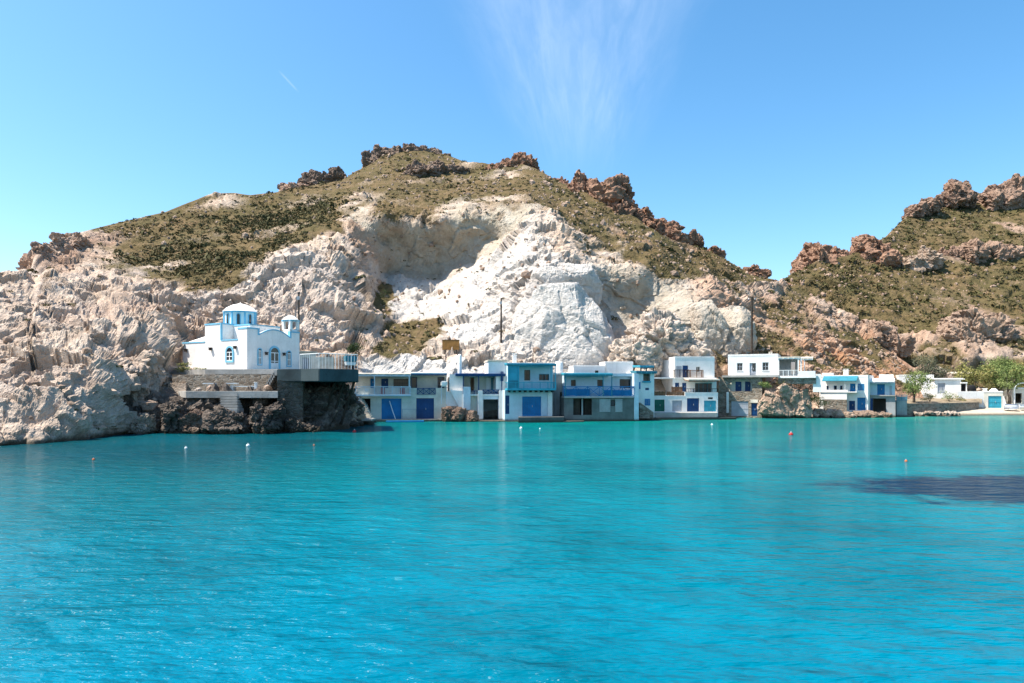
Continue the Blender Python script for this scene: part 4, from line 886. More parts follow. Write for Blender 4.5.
# railing on the slab
t = thing('slab_railing', 'thin white railing along the edge of the overhanging slab', 'railing', at(318, 369, 62)[:])
pts = [at(300, 369, 63.2), at(319, 369, 61.1), at(357.5, 369, 63.4)]; ht = .0
m = MB(); g_ = MB()
for p, q in zip(pts, pts[1:]):
    n_ = int((q-p).length/.3)
    for i in range(n_+1):
        v = p.lerp(q, i/n_)-t.location; v.z = 5.7-t.location.z; (g_ if i % 5 else m).tube([v, v+Vector((0, 0, 1.38))], .016 if i % 5 else .03, 5)
    a = p-t.location; b = q-t.location; a.z = b.z = 5.7+1.4-t.location.z; m.tube([a, b], .035, 6)
m.build('frame', ROPE, t); g_.build('baluster', ROPE, t)['kind'] = 'stuff'
# annex right of the church and reed screen
A0 = House('outbuilding', 'small cream outbuilding with a blue door right of the church', 'outbuilding', 299.5, 77.5, 316, 79, 5.9)
w_, q_ = A0.shell((300, 352.5, 316, 370), 0, 2.5, CREAM, [(302.5, 357.5, 309, 369.5)]); A0.roof(q_, 0, 2.5, REED, 0, .15); A0.door((302.5, 357.5, 309, 369.5), 0, LGREY, 3)
solid('reed_fence', 'tan reed screen behind the slab railing', 'fence', plan((311, 75.6), (334, 76), (334, 76.1), (311, 75.7)), 5.8, zq(357, 76), REED)
m = MB(); bt = House('covered_boat', 'small boat under a teal cover on the slab behind the railing', 'boat', 345.5, 67, 358, 67.6, 5.72)
a, b, c, d = bt.rc((346, 355.5, 358, 361), 0); L_ = b-a
MB().prism([(0, d-.1), (L_*.12, d), (L_*.88, d), (L_, d-.12), (L_*.93, c-.08), (L_*.06, c-.05)], 0, .9).build('cover', TEAL, bt.o, .06)
MB().prism([(L_*.06, c-.06), (L_*.93, c-.09), (L_*.86, c-.42), (L_*.14, c-.42)], .08, .82).build('hull', ROPE, bt.o, .04)
mm = MB(); [mm.box(L_*f-.05, L_*f+.05, .1, .8, -.2, c-.42) for f in (.25, .75)]; mm.build('trestle', DWOOD, bt.o)
# terrace steps, table and benches
t = thing('stone_steps', 'flight of pale stone steps going down to the water below the church', 'steps', at(228, 410, 60.6)[:])
n = 7
for i in range(n):
    a = at(219.5, 410, 60.2+i*.23)-t.location; wd = 1.62; zz = zq(410.5, 60.5)+(zq(392, 61.6)-zq(410.5, 60.5))*(i+1)/n-t.location.z
    MB().box(a.x, a.x+wd, a.y, 61.59-t.location.y, zz-.24 if i else zz-.6, zz).build('step', CONC, t, .08)
t = thing('side_steps', 'narrow concrete stair from the lower terrace up to the forecourt', 'steps', at(268, 391, 65)[:])
for i in range(9):
    a = at(262.5+i*1.35, 391, 64.9)-t.location; zz = zq(391.2, 61.6)+(5.8-zq(391.2, 61.6))*(i+1)/9.5-t.location.z
    MB().box(a.x, a.x+.24+(.0 if i < 8 else .5), a.y, 66.02-t.location.y, zz-.5, zz).build('step', CONC, t, .01)
for px, lb in ((209.5, 'white stone table at the left of the lower terrace'), (232, 'white stone table in the middle of the lower terrace')):
    p = at(px, 391, 64.2); t = thing('stone_table', lb, 'table', (p.x, p.y, zq(391.2, 61.6)), .1, 'tables on the lower terrace')
    MB().box(-.5, .5, -.4, .4, .66, .76).build('table_top', ROPE, t, .02); MB().box(-.14, .14, -.14, .14, 0, .66).build('leg', ROPE, t, .02)
p = at(244, 391, 64.4); t = thing('bench', 'long low bench against the retaining wall on the lower terrace', 'bench', (p.x, p.y, zq(391.2, 61.6)), 0.05)
MB().box(-1.15, 1.05, -.22, .22, .4, .48).build('seat', ROPE, t, .015); [MB().box(x-.1, x+.1, -.2, .2, 0, .4).build('leg', CONC, t, .01) for x in (-.9, .8)]
p = at(256, 391, 64.3); t = thing('stone_post', 'short white post at the right end of the bench', 'post', (p.x, p.y, zq(391.2, 61.6))); MB().box(-.13, .13, -.13, .13, 0, .78).build('shaft', ROPE, t, .02); MB().box(-.17, .17, -.17, .17, .78, .84).build('cap', ROPE, t, .02)
rock('boulder', 'rounded pale stone lying at the left end of the lower terrace', [(195.5, 387.5, 201.5, 392, 64.6, .32)], dict(white=.4), sub=4, rough=.5)
solid('rubble_bank', 'low bank of earth and stones left of the retaining wall', 'bank', plan((168, 66), (186, 65.6), (188, 67), (168, 69)), 2.5, zq(383, 66), ROCK)

# steps and jetty right of the slab
t = thing('stone_stairway', 'worn stone stairway rising from the jetty beside the slab', 'steps', at(366, 418, 76)[:])
for i in range(11):
    p = at(372-i*1.15, 418-i*1.95, 77.5+i*.32)-t.location; MB().box(p.x-1.5, p.x, p.y, p.y+1.1, p.z-1.6, p.z).build('step', REED if i % 3 else CONC, t, .03)
rock('rock_bank', 'brown rock bank between the slab and the stone stairway', [(347, 398, 360, 428, 73, 2.2), (353, 404, 364, 425, 75, 1.5)], dict(orange=.25, dark=.25), seed0=4)
t = thing('jetty', 'small concrete jetty on stub piles at the foot of the stairway', 'jetty', at(361, 421, 74.5)[:])
a = at(350.5, 418.6, 75)-t.location; b = at(373.5, 418.6, 75)-t.location
MB().box(a.x, b.x, -.8, 1.6, a.z-.22, a.z).build('deck', CONC, t, .03)
for x in (a.x+.18, b.x-.18, (a.x+b.x)/2): MB().box(x-.13, x+.13, -.6, -.34, -1.6, a.z-.22).build('pile', DCONC, t, .02)
MB().box(a.x+.1, b.x-.1, .3, 1.5, -1.6, a.z-.225).build('core', DCONC, t)
# ------------------------------------------------------------------ the boathouses, left to right
GB = 'boathouses along the waterfront'
# A: cream house with two blue doors
A = House('boathouse', 'long cream boathouse with two blue doors and a pale blue upstairs balcony', 'boathouse', 355.5, 81.2, 447, 83, 0, GB)
d1, d2 = (381.5, 398.5, 401.5, 419.5), (416.3, 398.2, 434, 419.5)
w_, q = A.shell((357, 388, 446.5, 419.5), 0, 6.5, CREAM, [d1, d2, (361, 398.5, 370.5, 412)], floor=-.3)
A.door(d1, 0, BLUE, 6, label='faded blue door with a white rope hanging down'); A.door(d2, 0, NAVY, 6)
A.box((360.5, 398, 371, 412.5), .6, .8, BLACK, 'painted_recess_shade')  # black sheet standing in for the shade inside the opening
ud = [(370.3, 378.5, 374.3, 387), (381.3, 378.5, 388.2, 387), (393.5, 379, 408.5, 387.3)]
w_, q = A.shell((356, 375.5, 410.5, 388.5), 1.7, 4.8, CREAM, ud, 'upper_wall'); A.roof(q, 1.7, 4.8, REED, 0, .05)
A.door(ud[0], 1.7, BLUE, 2, 'shutter'); A.door(ud[1], 1.7, NAVY, 3); A.window(ud[2], 1.7, DWOOD, 5, 1)
a2 = [(411, 377, 417.2, 388.3), (437.5, 377, 444.5, 388.3)]
w_, q = A.shell((410.7, 374.5, 446.5, 388.5), 1.72, 4.8, CREAM, a2, 'upper_wall'); A.roof(q, 1.72, 4.8, WHITE, .12, .02)
A.window(a2[1], 1.72, NAVY, 1, 2, rec=.15); A.window(a2[0], 1.72, NAVY, 0, 0, rec=.15)
A.slab((355.8, 394.6, 411, 396.2), -.75, 1.7, PALEB, 'balcony_floor')
A.railing((355.8, 386.4, 410.6, 394.8), -.72, PALEB, .17, 6, .7)
A.railing((417.3, 388, 435.3, 394.5), -.12, NAVY, .14, 3, name='window_rail', cross=True)
cl = A.box((380.8, 388, 385, 394), -.66, -.6, CLOTH, 'hanging_cloth'); A.box((400, 388, 405, 394), -.66, -.6, CLOTH, 'hanging_cloth'); A.box((365.5, 388.5, 368.5, 391.5), -.66, -.6, WHITE, 'hanging_cloth')
A.canopy((356.5, 373.6, 411, 375.2), -.6, 2.5, REED, PALEB, .12, 8); A.posts((374.5, 409.3), 375.5, 395, -.62, PALEB, .11)
A.canopy((410.5, 372.6, 447, 374.2), .2, 1.7, WHITE, NAVY, .1, 5)
MB().tube([(A.u(389.5, -.05), -.05, A.z(389.5, 401, -.05)), (A.u(392, -.25), -.25, A.z(392, 409, -.25)), (A.u(395.5, -.5), -.5, A.z(395.5, 419, -.5))], .05, 6).build('rope', ROPE, A.o)
A.railing((402.5, 409, 416, 418.8), -.5, METAL, 2.2, 1, name='quay_rail', top=.05)
# B: white house with the navy pergola
B_ = House('boathouse', 'white boathouse with a dark open boat bay under a navy pergola', 'boathouse', 447.5, 82.6, 505.5, 83.6, 0, GB)
bay = (483.3, 399.3, 498.3, 419.5)
w_, q = B_.shell((477.5, 394, 504.3, 419.5), 0, 6, PALEB, [bay], floor=-.3); B_.slab((470, 394.2, 504, 395.8), -.1, 5, WHITE, 'terrace_floor')
B_.box((478, 390.5, 482.8, 420), -.28, -.004, WHITE, 'pillar', .03); B_.box((499, 390.5, 504.3, 420), -.28, -.004, WHITE, 'pillar', .03)
B_.box((463.3, 392, 477.5, 413), .3, 5, CREAM, 'side_wall'); B_.box((463.3, 386.8, 470.6, 410), -.25, .296, PALEB, 'pillar', .04)
B_.box((449.5, 374.4, 463, 391), .6, 5.5, WHITE, 'upper_block'); B_.box((446.8, 391.5, 463.2, 406), .35, 5, WHITE, 'side_wall')
aa = B_.rc((450, 390, 463.3, 411), 0); MB().prism([(aa[0], aa[3]), (aa[1], aa[3]-.1), (aa[1], aa[2]), (aa[1]-.3, aa[2])], .0, .345).build('stair_parapet', WHITE, B_.o)
ub = [(470.3, 377.5, 474.2, 392), (486.5, 378, 491, 390), ]
w_, q = B_.shell((463.2, 375.5, 504.5, 394), 2.3, 4.5, CREAM, ub[:1], 'upper_wall'); B_.roof(q, 2.3, 4.5, WHITE, .1, .02)
B_.box((486.3, 378, 490.6, 390), 2.2, 2.296, WHITE, 'white_screen'); B_.shutters((491, 378, 493.3, 390), 2.29, TEAL, 1)
B_.canopy((455.5, 373.6, 505.5, 375.2), -.2, 2.7, NAVY, NAVY, .1, 8, 'pergola'); B_.posts((463.3, 478.7, 501.8), 375.5, 394, -.18, NAVY, .12)
B_.railing((470.6, 390.6, 477.8, 394.6), -.05, NAVY, .15, 2); B_.railing((483, 389.6, 498.8, 395), -.05, NAVY, .15, 3, cross=True)
B_.chimney(459.8, 354, 374.6, 1.6, WHITE, .26, rnd=True)
B_.box((440.8, 381, 447.5, 386.5), -.3, .5, WHITE, 'water_tank', .12); B_.posts((441.5, 446.5), 386.5, 404, 0, PALEB, .07, 'tank_stand')
rock('rock_heap', 'brown rocks between the navy door and the navy pergola', [(441, 406, 455, 424, 81.8, 1.1), (451, 407, 467, 424, 81.6, 1.1), (463, 413, 479, 425, 81.6, .9)], dict(dark=.85, red=.3), seed0=6, rough=.7)
# C: turquoise balcony house
C_ = House('boathouse', 'pale blue boathouse with an upstairs balcony boxed in turquoise', 'boathouse', 504.8, 81.3, 557, 82.3, 0, GB)
cd = (522.2, 396.5, 541.2, 416); cs = (505.4, 395.5, 509.4, 414)
w_, q = C_.shell((504.9, 390, 552.3, 418), 0, 6, PALEB, [cd, cs], floor=-.3); C_.door(cd, 0, BLUE, 7); C_.door(cs, 0, NAVY, 2, 'shutter')
C_.box((548, 391.5, 552.4, 418), -.2, -.004, WHITE, 'pillar', .02)
cw = [(524.3, 370, 530.2, 380.5), (539, 374, 549.2, 380.5)]
w_, q = C_.shell((508.6, 364.8, 553, 390), .7, 5.5, PALEB, cw, 'upper_wall'); C_.roof(q, .7, 5.5, WHITE, .1, .02)
C_.window(cw[0], .7, DWOOD, 1, 1); C_.window(cw[1], .7, TEAL, 2, 0)
C_.slab((507.5, 388.4, 556.3, 390.3), -1.25, .7, CYAN); mm = MB()
for k in range(9): x = C_.u(510+k*5.4, -1.2); mm.box(x-.06, x+.06, -1.2, .0, C_.z(520, 392.3, -1.2), C_.z(520, 390.4, -1.2))
mm.build('balcony_beam', DWOOD, C_.o)
C_.railing((507.8, 382, 556, 388.6), -1.22, CYAN, .13, 6, 1.9)
C_.box((508, 365.5, 518.3, 388.2), -1.1, -1.04, CYAN, 'side_screen'); C_.box((508, 380.5, 518.3, 388.2), -1.18, -1.105, TEAL, 'screen_panel')
C_.canopy((507, 363.2, 556.5, 364.8), -1.3, 2.1, CYAN, TEAL, .06, 8); C_.posts((508.3, 518.8, 551.2, 555.4), 364.5, 388.6, -1.24, CYAN, .11)
w_, q = C_.shell((488.3, 361.8, 508.4, 375.5), 2.6, 4, WHITE, [], 'rear_block'); C_.roof(q, 2.6, 4, REED, .12, .1); C_.box((496, 374.8, 508.4, 392), 2.4, 5, WHITE, 'rear_block')
C_.shutters((500.5, 371.5, 503.5, 381), 2.39, NAVY, 1); C_.chimney(514.5, 353.5, 363.5, 3.5, WHITE, .22)
# gap between C and D
G0 = House('shed', 'narrow grey shed wedged between the two turquoise boathouses', 'shed', 552.5, 84.4, 565, 84.6, 0)
w_, q = G0.shell((552.6, 374.5, 565.5, 419), 0, 4, GREYP, [(560, 392, 564, 412)], floor=-.3); G0.roof(q, 0, 4, WHITE, .1, .05); G0.door((560, 392, 564, 412), 0, DWOOD, 2)
G0.chimney(558.8, 361, 374.8, 1.5, WHITE, .55, rnd=True, name='cone_chimney'); G0.posts((555.5, 558.5), 384, 419, -.4, METAL, .07, 'drain_pipe')
# D: grey and blue house
D = House('boathouse', 'wide grey boathouse with a bright blue balcony across its upper floor', 'boathouse', 563.8, 81.6, 639, 82.6, 0, GB)
dd = (573.3, 398.6, 592, 415); dw = (610.6, 400.2, 615.2, 406)
w_, q = D.shell((564.2, 396.5, 634.2, 421.5), 0, 6.5, DGREYP, [dd, dw], floor=-.6); D.window(dw, 0, DWOOD, 0, 0, sill=False)
D.box((599.5, 399, 610.5, 412), -.05, -.003, GREYP, 'plaster_panel'); D.box((615.3, 399, 622.5, 412), -.05, -.003, GREYP, 'plaster_panel')
D.posts((582.3,), 398.6, 415, .3, GREYP, .18, 'bay_post'); D.box((573.3, 398.6, 580, 415), .5, .6, DWOOD, 'bay_door'); D.box((584.5, 398.6, 592, 415), .9, 1., DWOOD, 'bay_door')
D.box((634.2, 373.8, 638.8, 420.5), -.1, 6.5, PALEB, 'end_pier', .02)
dh = [(571, 380, 575.8, 386), (597.3, 379.8, 603, 387.3), (619.7, 379.2, 631, 388)]
w_, q = D.shell((564.2, 375, 634.1, 396.5), 1.5, 5, PALEB, dh, 'upper_wall'); D.roof(q, 1.5, 5, GREYP, 0, .06)
D.window(dh[0], 1.5, DWOOD, 1, 0); D.window(dh[1], 1.5, DWOOD, 1, 0); D.window(dh[2], 1.5, DWOOD, 2, 0)
D.slab((564, 396.2, 634.1, 398), -.25, 1.5, GREYP); D.railing((564.3, 386.2, 634, 396.3), -.2, BLUE, .15, 6, 1.5, cross=True)
D.box((564.4, 389, 590, 395.6), -.1, -.06, BLUE, 'balcony_panel'); D.box((604, 390, 632, 395.6), -.1, -.06, BLUE, 'balcony_panel')
D.canopy((564, 373.2, 613, 374.8), -.3, 2, CYAN, TEAL, .08, 7); D.posts((565.5, 603.2, 611.9), 374.8, 396.3, -.24, TEAL, .1); D.box((613, 373.4, 634.1, 376.3), .8, 1.6, PALEB, 'cornice')
D2 = House('roof_hut', 'white flat roofed hut behind the roof of the wide grey boathouse', 'hut', 573, 89.4, 633, 90.2, 4)
w_, q = D2.shell((573.5, 367, 605, 376.5), 0, 3.5, WHITE, [(595, 370.5, 598.5, 373)], floor=-.5); D2.roof(q, 0, 3.5, WHITE, .1, .04); D2.window((595, 370.5, 598.5, 373), 0, DWOOD, 1, 0, sill=False)
w_, q = D2.shell((605.2, 363.2, 633, 376.5), .5, 3.5, WHITE, [], 'side_wall', floor=-.5); D2.roof(q, .5, 3.5, WHITE, .1, .04)
# E: tower with the teal pergola
E = House('tower_house', 'slim white house with blue shutters and a teal roof pergola', 'house', 638.6, 85.6, 654.5, 85.9, 0, GB)
eh = [(643.2, 371, 650.3, 381), (645.2, 387.8, 649.2, 390.2)]
w_, q = E.shell((638.7, 372.8, 654.2, 413.5), 0, 5, WHITE, eh, floor=-.3); E.roof(q, 0, 5, WHITE, 0, .0); E.box((642.5, 381, 651, 382.6), -.16, -.003, CYAN, 'sill'); E.box((643.2, 371, 650.3, 381), 1.4, 1.5, REED, 'inner_screen')
E.window(eh[1], 0, BLUE, 0, 0, sill=False); E.shutters((644.6, 398.8, 650.2, 405.5), -.003, BLUE, 2); E.shutters((638.9, 382, 640.5, 389), -.003, BLUE, 1)
E.canopy((636, 371, 657, 372.4), -.4, 2.2, TEAL, TEAL, .08, 4, 'pergola'); E.canopy((640, 365.4, 654, 366.8), .4, 3, CYAN, TEAL, .1, 4, 'roof_canopy'); E.posts((641, 646.5, 653.4), 366.8, 371.4, .5, DWOOD, .12)
aa = E.rc((638, 402.5, 652, 415), -.3)
st = MB().prism([(aa[0], aa[3]), (aa[0]+.1, aa[3]), (aa[1], aa[2]+.35), (aa[1], aa[2]-.4), (aa[0], aa[2]-.4)], -.9, -.02).build('outer_stair', STONE, E.o)
# F: three storey white house
F = House('house', 'three storey white house with green, grey, blue and turquoise doors at the quay', 'house', 653, 88.4, 718, 89, 0, GB)
fd = [(654.6, 399.6, 664.6, 411.5), (672.2, 400.5, 682, 411.5), (687, 398.2, 699.2, 411.5), (704, 400.6, 716.3, 411.5), (708, 397.3, 713, 399.2)]
w_, q = F.shell((653.3, 396.4, 684.9, 411.5), 0, 4, WHITE, fd[:2], floor=-.3); w_, q = F.shell((685, 393, 718, 411.5), .002, 4, WHITE, fd[2:], 'wall', floor=-.3)
F.slab((653.3, 395.6, 685, 396.5), -.02, 4, WHITE, 'terrace_floor'); F.slab((685, 392.3, 718, 393.2), -.02, 4, WHITE, 'terrace_floor')
for r, mt, lb in zip(fd[:4], (GREENP, LGREY, NAVY, CYAN), ('green door', 'grey door', 'dark blue door', 'turquoise door')): F.door(r, 0, mt, 5, label=lb)
F.window(fd[4], 0, DWOOD, 0, 0, sill=False)
def planks(r, w, name='wood_fence'):
    a, b, c, d = F.rc(r, w); m = MB(); n = int((b-a)/.2)
    for i in range(n): m.box(a+(b-a)*i/n+.012, a+(b-a)*(i+1)/n-.012, w, w+.04, c, d-random.uniform(0, .06))
    m.box(a, b, w+.042, w+.08, c+.15, c+.23); m.box(a, b, w+.042, w+.08, d-.25, d-.17); return m.build(name, WOOD, F.o)
planks((653.8, 391.2, 665.2, 395.8), .1); planks((667, 391.5, 684.5, 395.8), .1); planks((671.5, 386.5, 682.5, 392.5), .8)
fm = [(675, 382.8, 679.3, 391.5), (682.2, 382.8, 686.5, 391.5), (695, 383, 712, 392.5)]
w_, q = F.shell((672.8, 378.5, 716.5, 396), 1.9, 4, WHITE, fm, 'middle_wall'); F.slab((652, 377.4, 716.5, 378.7), 1.85, 6, WHITE, 'middle_floor')
F.door(fm[0], 1.9, NAVY, 2, 'french_door'); F.door(fm[1], 1.9, NAVY, 2, 'french_door'); F.window(fm[2], 1.9, TEAL, 3, 0, rec=.15)
F.canopy((688.5, 379.2, 719.8, 380.6), -.1, 2, REED, WOOD, .18, 5); F.posts((718.2,), 380.6, 393, 0, WOOD, .12); F.railing((686, 388.5, 717.5, 392.4), .02, DWOOD, .3, 4)
fu = [(682.6, 365.5, 688.2, 377.6), (696, 366.5, 700.3, 372)]
w_, q = F.shell((674.8, 358.6, 714.5, 378), 2.6, 6, WHITE, fu, 'upper_wall'); F.roof(q, 2.6, 6, WHITE, .15, .02)
F.door(fu[0], 2.6, NAVY, 2, 'french_door'); F.window(fu[1], 2.6, WHITE, 1, 0); F.shutters((676, 366, 681.5, 377.5), 2.59, LGREY, 2)
F.slab((674.8, 377.6, 704, 378.6), 1.6, 2.6, WHITE); F.railing((675, 369.6, 689, 377.8), 1.65, DWOOD, .12, 3, .9, 'balcony_rail'); F.railing((690.5, 370, 703.2, 377.8), 1.65, WOOD, .1, 2, .9, 'balcony_rail')
a = F.rc((652, 360.5, 674.8, 382), 2.6); x0, x1 = F.u(651.5, 8.2), a[1]
MB().prism([(x1-.002, 2.7), (x1-.002, 9), (x0, 9), (x0, 8.2)], F.z(665, 397, 5), F.z(665, 360.3, 5), 'z').build('side_wing', WHITE, F.o)
# G: white house on a stone arch
Gh = House('house', 'white flat roofed house standing on a stone arched boat store', 'house', 727, 93.4, 779.5, 90.6, 0, GB)
ga = (728.8, 379, 752.2, 391.2); gg = (731.3, 401.2, 748.3, 416); gd = (751.3, 403.3, 757.3, 416)
w_, q = Gh.shell((718.5, 376.6, 762, 417), 0, 6, STONE, [ga, gg, gd], 'stone_wall', floor=-.4)
a, b, c, d = Gh.rc(ga, 0); r = (b-a)/2; sp = MB(); hh = (d-c)*.62
for sgn, xc in ((1, a), (-1, b)):
    P = [(xc, d+.02)]+[((a+b)/2-sgn*r*math.cos(th), d-hh+hh*math.sin(th)) for th in (math.pi/2*i/8 for i in range(9))][::-1]
    sp.prism(P, .01, .24)
sp.build('arch', STONE, Gh.o); w2, q2 = Gh.shell((728, 377.5, 753, 392), .9, 3, CREAM, [(735.3, 381.5, 741.5, 390.8), (745, 381.5, 750.6, 390.8)], 'inner_wall'); Gh.door((735.3, 381.5, 741.5, 390.8), .9, NAVY, 3, 'shutter'); Gh.door((745, 381.5, 750.6, 390.8), .9, NAVY, 3, 'shutter')
Gh.slab((728.5, 391.2, 752.5, 392.3), .0, .9, CONC, 'loggia_floor'); Gh.door(gg, 0, LGREY, 8, 'garage_door'); Gh.door(gd, 0, NAVY, 3); Gh.box((750.5, 399.5, 758, 402.8), -.12, -.003, CREAM, 'lintel')
Gh.box((726.3, 392, 728.6, 413), -.3, -.003, WHITE, 'drain_pipe', .05)
gw = [(737, 363, 742.6, 370.6), (749.6, 363, 756, 375), (762.4, 362.3, 768.6, 370.4)]
w_, q = Gh.shell((728, 356.3, 778, 376.8), .5, 6.5, WHITE, gw, 'upper_wall'); Gh.roof(q, .5, 6.5, WHITE, .15, .02); Gh.slab((722, 375.2, 779, 377.3), -.5, .52, CONC, 'terrace_edge')
Gh.window(gw[0], .5, LGREY, 1, 1); Gh.door(gw[1], .5, LGREY, 2); Gh.window(gw[2], .5, LGREY, 1, 1)
Gh.box((752.3, 363.5, 755.4, 371), .56, .6, GLASS, 'door_glass')
Gh.shell((778.2, 358, 797, 377), 2.8, 4, GREYP, [(791, 362, 795.5, 374)], 'porch_wall'); Gh.canopy((777.8, 356.6, 799.6, 358.2), .2, 2.8, REED, WHITE, .12, 4, 'porch_roof'); Gh.posts((778.6, 798.3, 801), 358, 377, .3, WHITE, .14)
Gh.slab((778, 376.2, 816, 378), .1, 4, WHITE, 'porch_floor'); Gh.box((778, 378, 816, 384), .4, 3.5, STONE, 'porch_base'); Gh.railing((778.4, 370, 798.5, 376.3), .14, WHITE, .16, 4); Gh.box((798.6, 371, 815.5, 376.2), .12, .3, WHITE, 'parapet', .02)
Gh.canopy((798.5, 357.6, 813, 359), 1.2, 2.6, REED, WHITE, .22, 3, 'side_canopy'); Gh.posts((804.5,), 359, 372, 1.25, WHITE, .1)
Gh.chimney(770.5, 352, 356.5, 3, CREAM, .2); Gh.box((813, 374, 821, 392), .5, 3, WHITE, 'end_wall')
# H: little white house with the teal canopy
Hh = House('house', 'white two storey house with a sloping teal canopy and bright blue shutters', 'house', 819, 97, 868.3, 93.4, 0, GB)
hh_ = [(826.4, 385.8, 828.6, 390.6), (833.8, 385.6, 836.8, 391.6), (839.9, 385.6, 842.6, 391.6), (850, 383.6, 855.4, 391.6)]; hl = [(849, 400.8, 855, 410.2), (857.2, 397.6, 865.6, 410.2)]
w_, q = Hh.shell((819.4, 377.5, 868, 411.5), 0, 5.5, WHITE, hh_+hl, floor=-.3); Hh.roof(q, 0, 5.5, WHITE, .18, .02)
for r in hh_[:3]: Hh.window(r, 0, NAVY, 0, 0, sill=False)
Hh.door(hh_[3], 0, BLUE, 3); Hh.shutters((858, 383.8, 864.2, 390.3), -.003, BLUE, 2); Hh.door(hl[0], 0, NAVY, 2); Hh.door(hl[1], 0, BLUE, 4)
a, b, c, d = Hh.rc((822.3, 379, 856.8, 383), -1.1); MB().prism([(-1.3, c+.25), (.0, d+.35), (.0, d+.43), (-1.3, c+.33)], a, b, axis='x').build('canopy', TEAL, Hh.o); Hh.posts((822.8, 845, 856.2), 382, 391.5, -1.1, ROPE, .05)
Hh.slab((820, 391.6, 857, 392.6), -1.2, -.003, WHITE, 'balcony_floor'); Hh.box((820.3, 389.8, 848, 391.6), -1.18, -1.1, WHITE, 'parapet'); Hh.box((820.5, 392.6, 846.8, 399.5), -1.1, -.003, WHITE, 'lower_wall')
Hh.chimney(846, 369, 377.5, 2.5, WHITE, .3); Hh.box((822, 373, 832, 377.5), 2.5, 4, WHITE, 'roof_block')
solid('garden_wall', 'brown dry stone wall in front of the house with the teal canopy', 'wall', plan((823.5, 94.3), (847, 93.2), (847, 93.9), (823.5, 95)), -.2, zq(400.2, 94), STONE)
# I: open boathouse with the white canopy
Ih = House('boathouse', 'grey blue boathouse with a white canopy over an upstairs door and an open dark bay', 'boathouse', 868.6, 95.2, 896, 93.6, 0, GB)
ib = (872.5, 398.4, 886, 412.5); idr = (877.2, 384.2, 884.8, 395)
w_, q = Ih.shell((869, 396, 895.5, 412.5), 0, 5.5, GREYP, [ib], floor=-.3); Ih.slab((868.8, 395, 895.6, 396.2), -.3, 5, CONC, 'balcony_floor')
w_, q = Ih.shell((869, 380.5, 895, 395.2), .5, 5, PALEB, [idr], 'upper_wall'); Ih.roof(q, .5, 5, WHITE, .1, .02); Ih.door(idr, .5, BLUE, 3); Ih.shutters((889.5, 386, 892, 394.8), .49, LGREY, 1)
Ih.canopy((867.3, 380.8, 894.6, 382.4), -.5, 1.2, WHITE, LGREY, .35, 4); Ih.box((879, 374.5, 893.5, 380.8), 2.5, 5, WHITE, 'roof_block'); Ih.box((870.5, 398.4, 872.6, 412.5), -.06, -.003, NAVY, 'bay_shutter')
# gate and low block beside it
Kg = House('gatehouse', 'low grey block with a blue grey gate between the open boathouse and the tamarisk wall', 'gate', 896.3, 95, 907.2, 94.6, 0)
w_, q = Kg.shell((896.5, 400.5, 907, 412.5), 0, 2, GREYP, [], floor=-.3); Kg.railing((896.5, 394.8, 907, 400.6), 0, TEAL, .12, 2, name='gate_rail'); Kg.box((896.8, 396.5, 906.7, 400.2), .08, .1, LGREY, 'gate_panel')
# J: low white houses behind the tree
J = House('house', 'low white house with a grey blue door behind the round tamarisk', 'house', 899, 111, 962.5, 108, 0)
jd = (937.6, 383.2, 945.2, 393.4)
w_, q = J.shell((934.6, 379.6, 961, 396), 0, 6, WHITE, [jd], floor=.5); J.roof((q[0], q[1]+.25, q[2], q[3]), 0, 6, WHITE, .1, .25); J.door(jd, 0, LGREY, 3)
w_, q = J.shell((922.8, 380.8, 934.5, 396), .8, 5, WHITE, [], 'side_wall', floor=.5); J.roof(q, .8, 5, WHITE, .1, .02)
w_, q = J.shell((899, 376.4, 933.8, 392), 3.5, 5, WHITE, [(906, 381, 909, 386)], 'rear_wall', floor=.5); J.roof(q, 3.5, 5, WHITE, .15, .02); J.window((906, 381, 909, 386), 3.5, BLUE, 1, 0)
J.box((961.2, 382.2, 967.5, 383.4), -.6, 3, WHITE, 'porch_roof'); J.posts((966.5,), 383.4, 392, -.5, WHITE, .12); J.box((958.5, 384, 966, 391), 2.2, 2.3, BLACK, 'painted_porch_shade')  # last box is a black sheet painting in the shade under the porch
solid('boundary_wall', 'long plain white garden wall behind the beach', 'wall', plan((957.5, 107.4), (984, 106.6), (984, 107), (957.5, 107.8)), 0, zq(391.4, 107), WHITE)
t = thing('water_tank', 'black water tank on a stand behind the white garden wall', 'water tank', at(971.5, 391, 110)[:]); MB().lathe([(.001, 0), (.5, 0), (.55, .1), (.55, .75), (.4, .92), (.15, .98), (.001, .98)], 20).build('tank', BLACK, t, smooth=True); MB().box(-.5, .5, -.5, .5, -1.4, -.003).build('stand', CONC, t)
K = House('boathouse', 'small cream boathouse with a turquoise door on the sand', 'boathouse', 983.6, 106.6, 1003, 105.6, 0, GB)
kd = (988.2, 396, 1001.6, 408)
w_, q = K.shell((983.8, 392.5, 1003, 408), 0, 4.5, CREAM, [kd], floor=0); K.roof(q, 0, 4.5, WHITE, .08, .05); K.door(kd, 0, CYAN, 6); K.chimney(984.8, 387, 392.5, 1.2, WHITE, .25, False)
a = K.rc((988.5, 388.5, 999, 392.3), 1.6); MB().lathe([((a[1]-a[0])/2, a[2]-.1), ((a[1]-a[0])*.4, a[2]+.32), ((a[1]-a[0])*.2, a[3]), (.001, a[3]+.04)], 18, ((a[0]+a[1])/2, 1.6, 0)).build('oven_dome', WHITE, K.o, smooth=True)
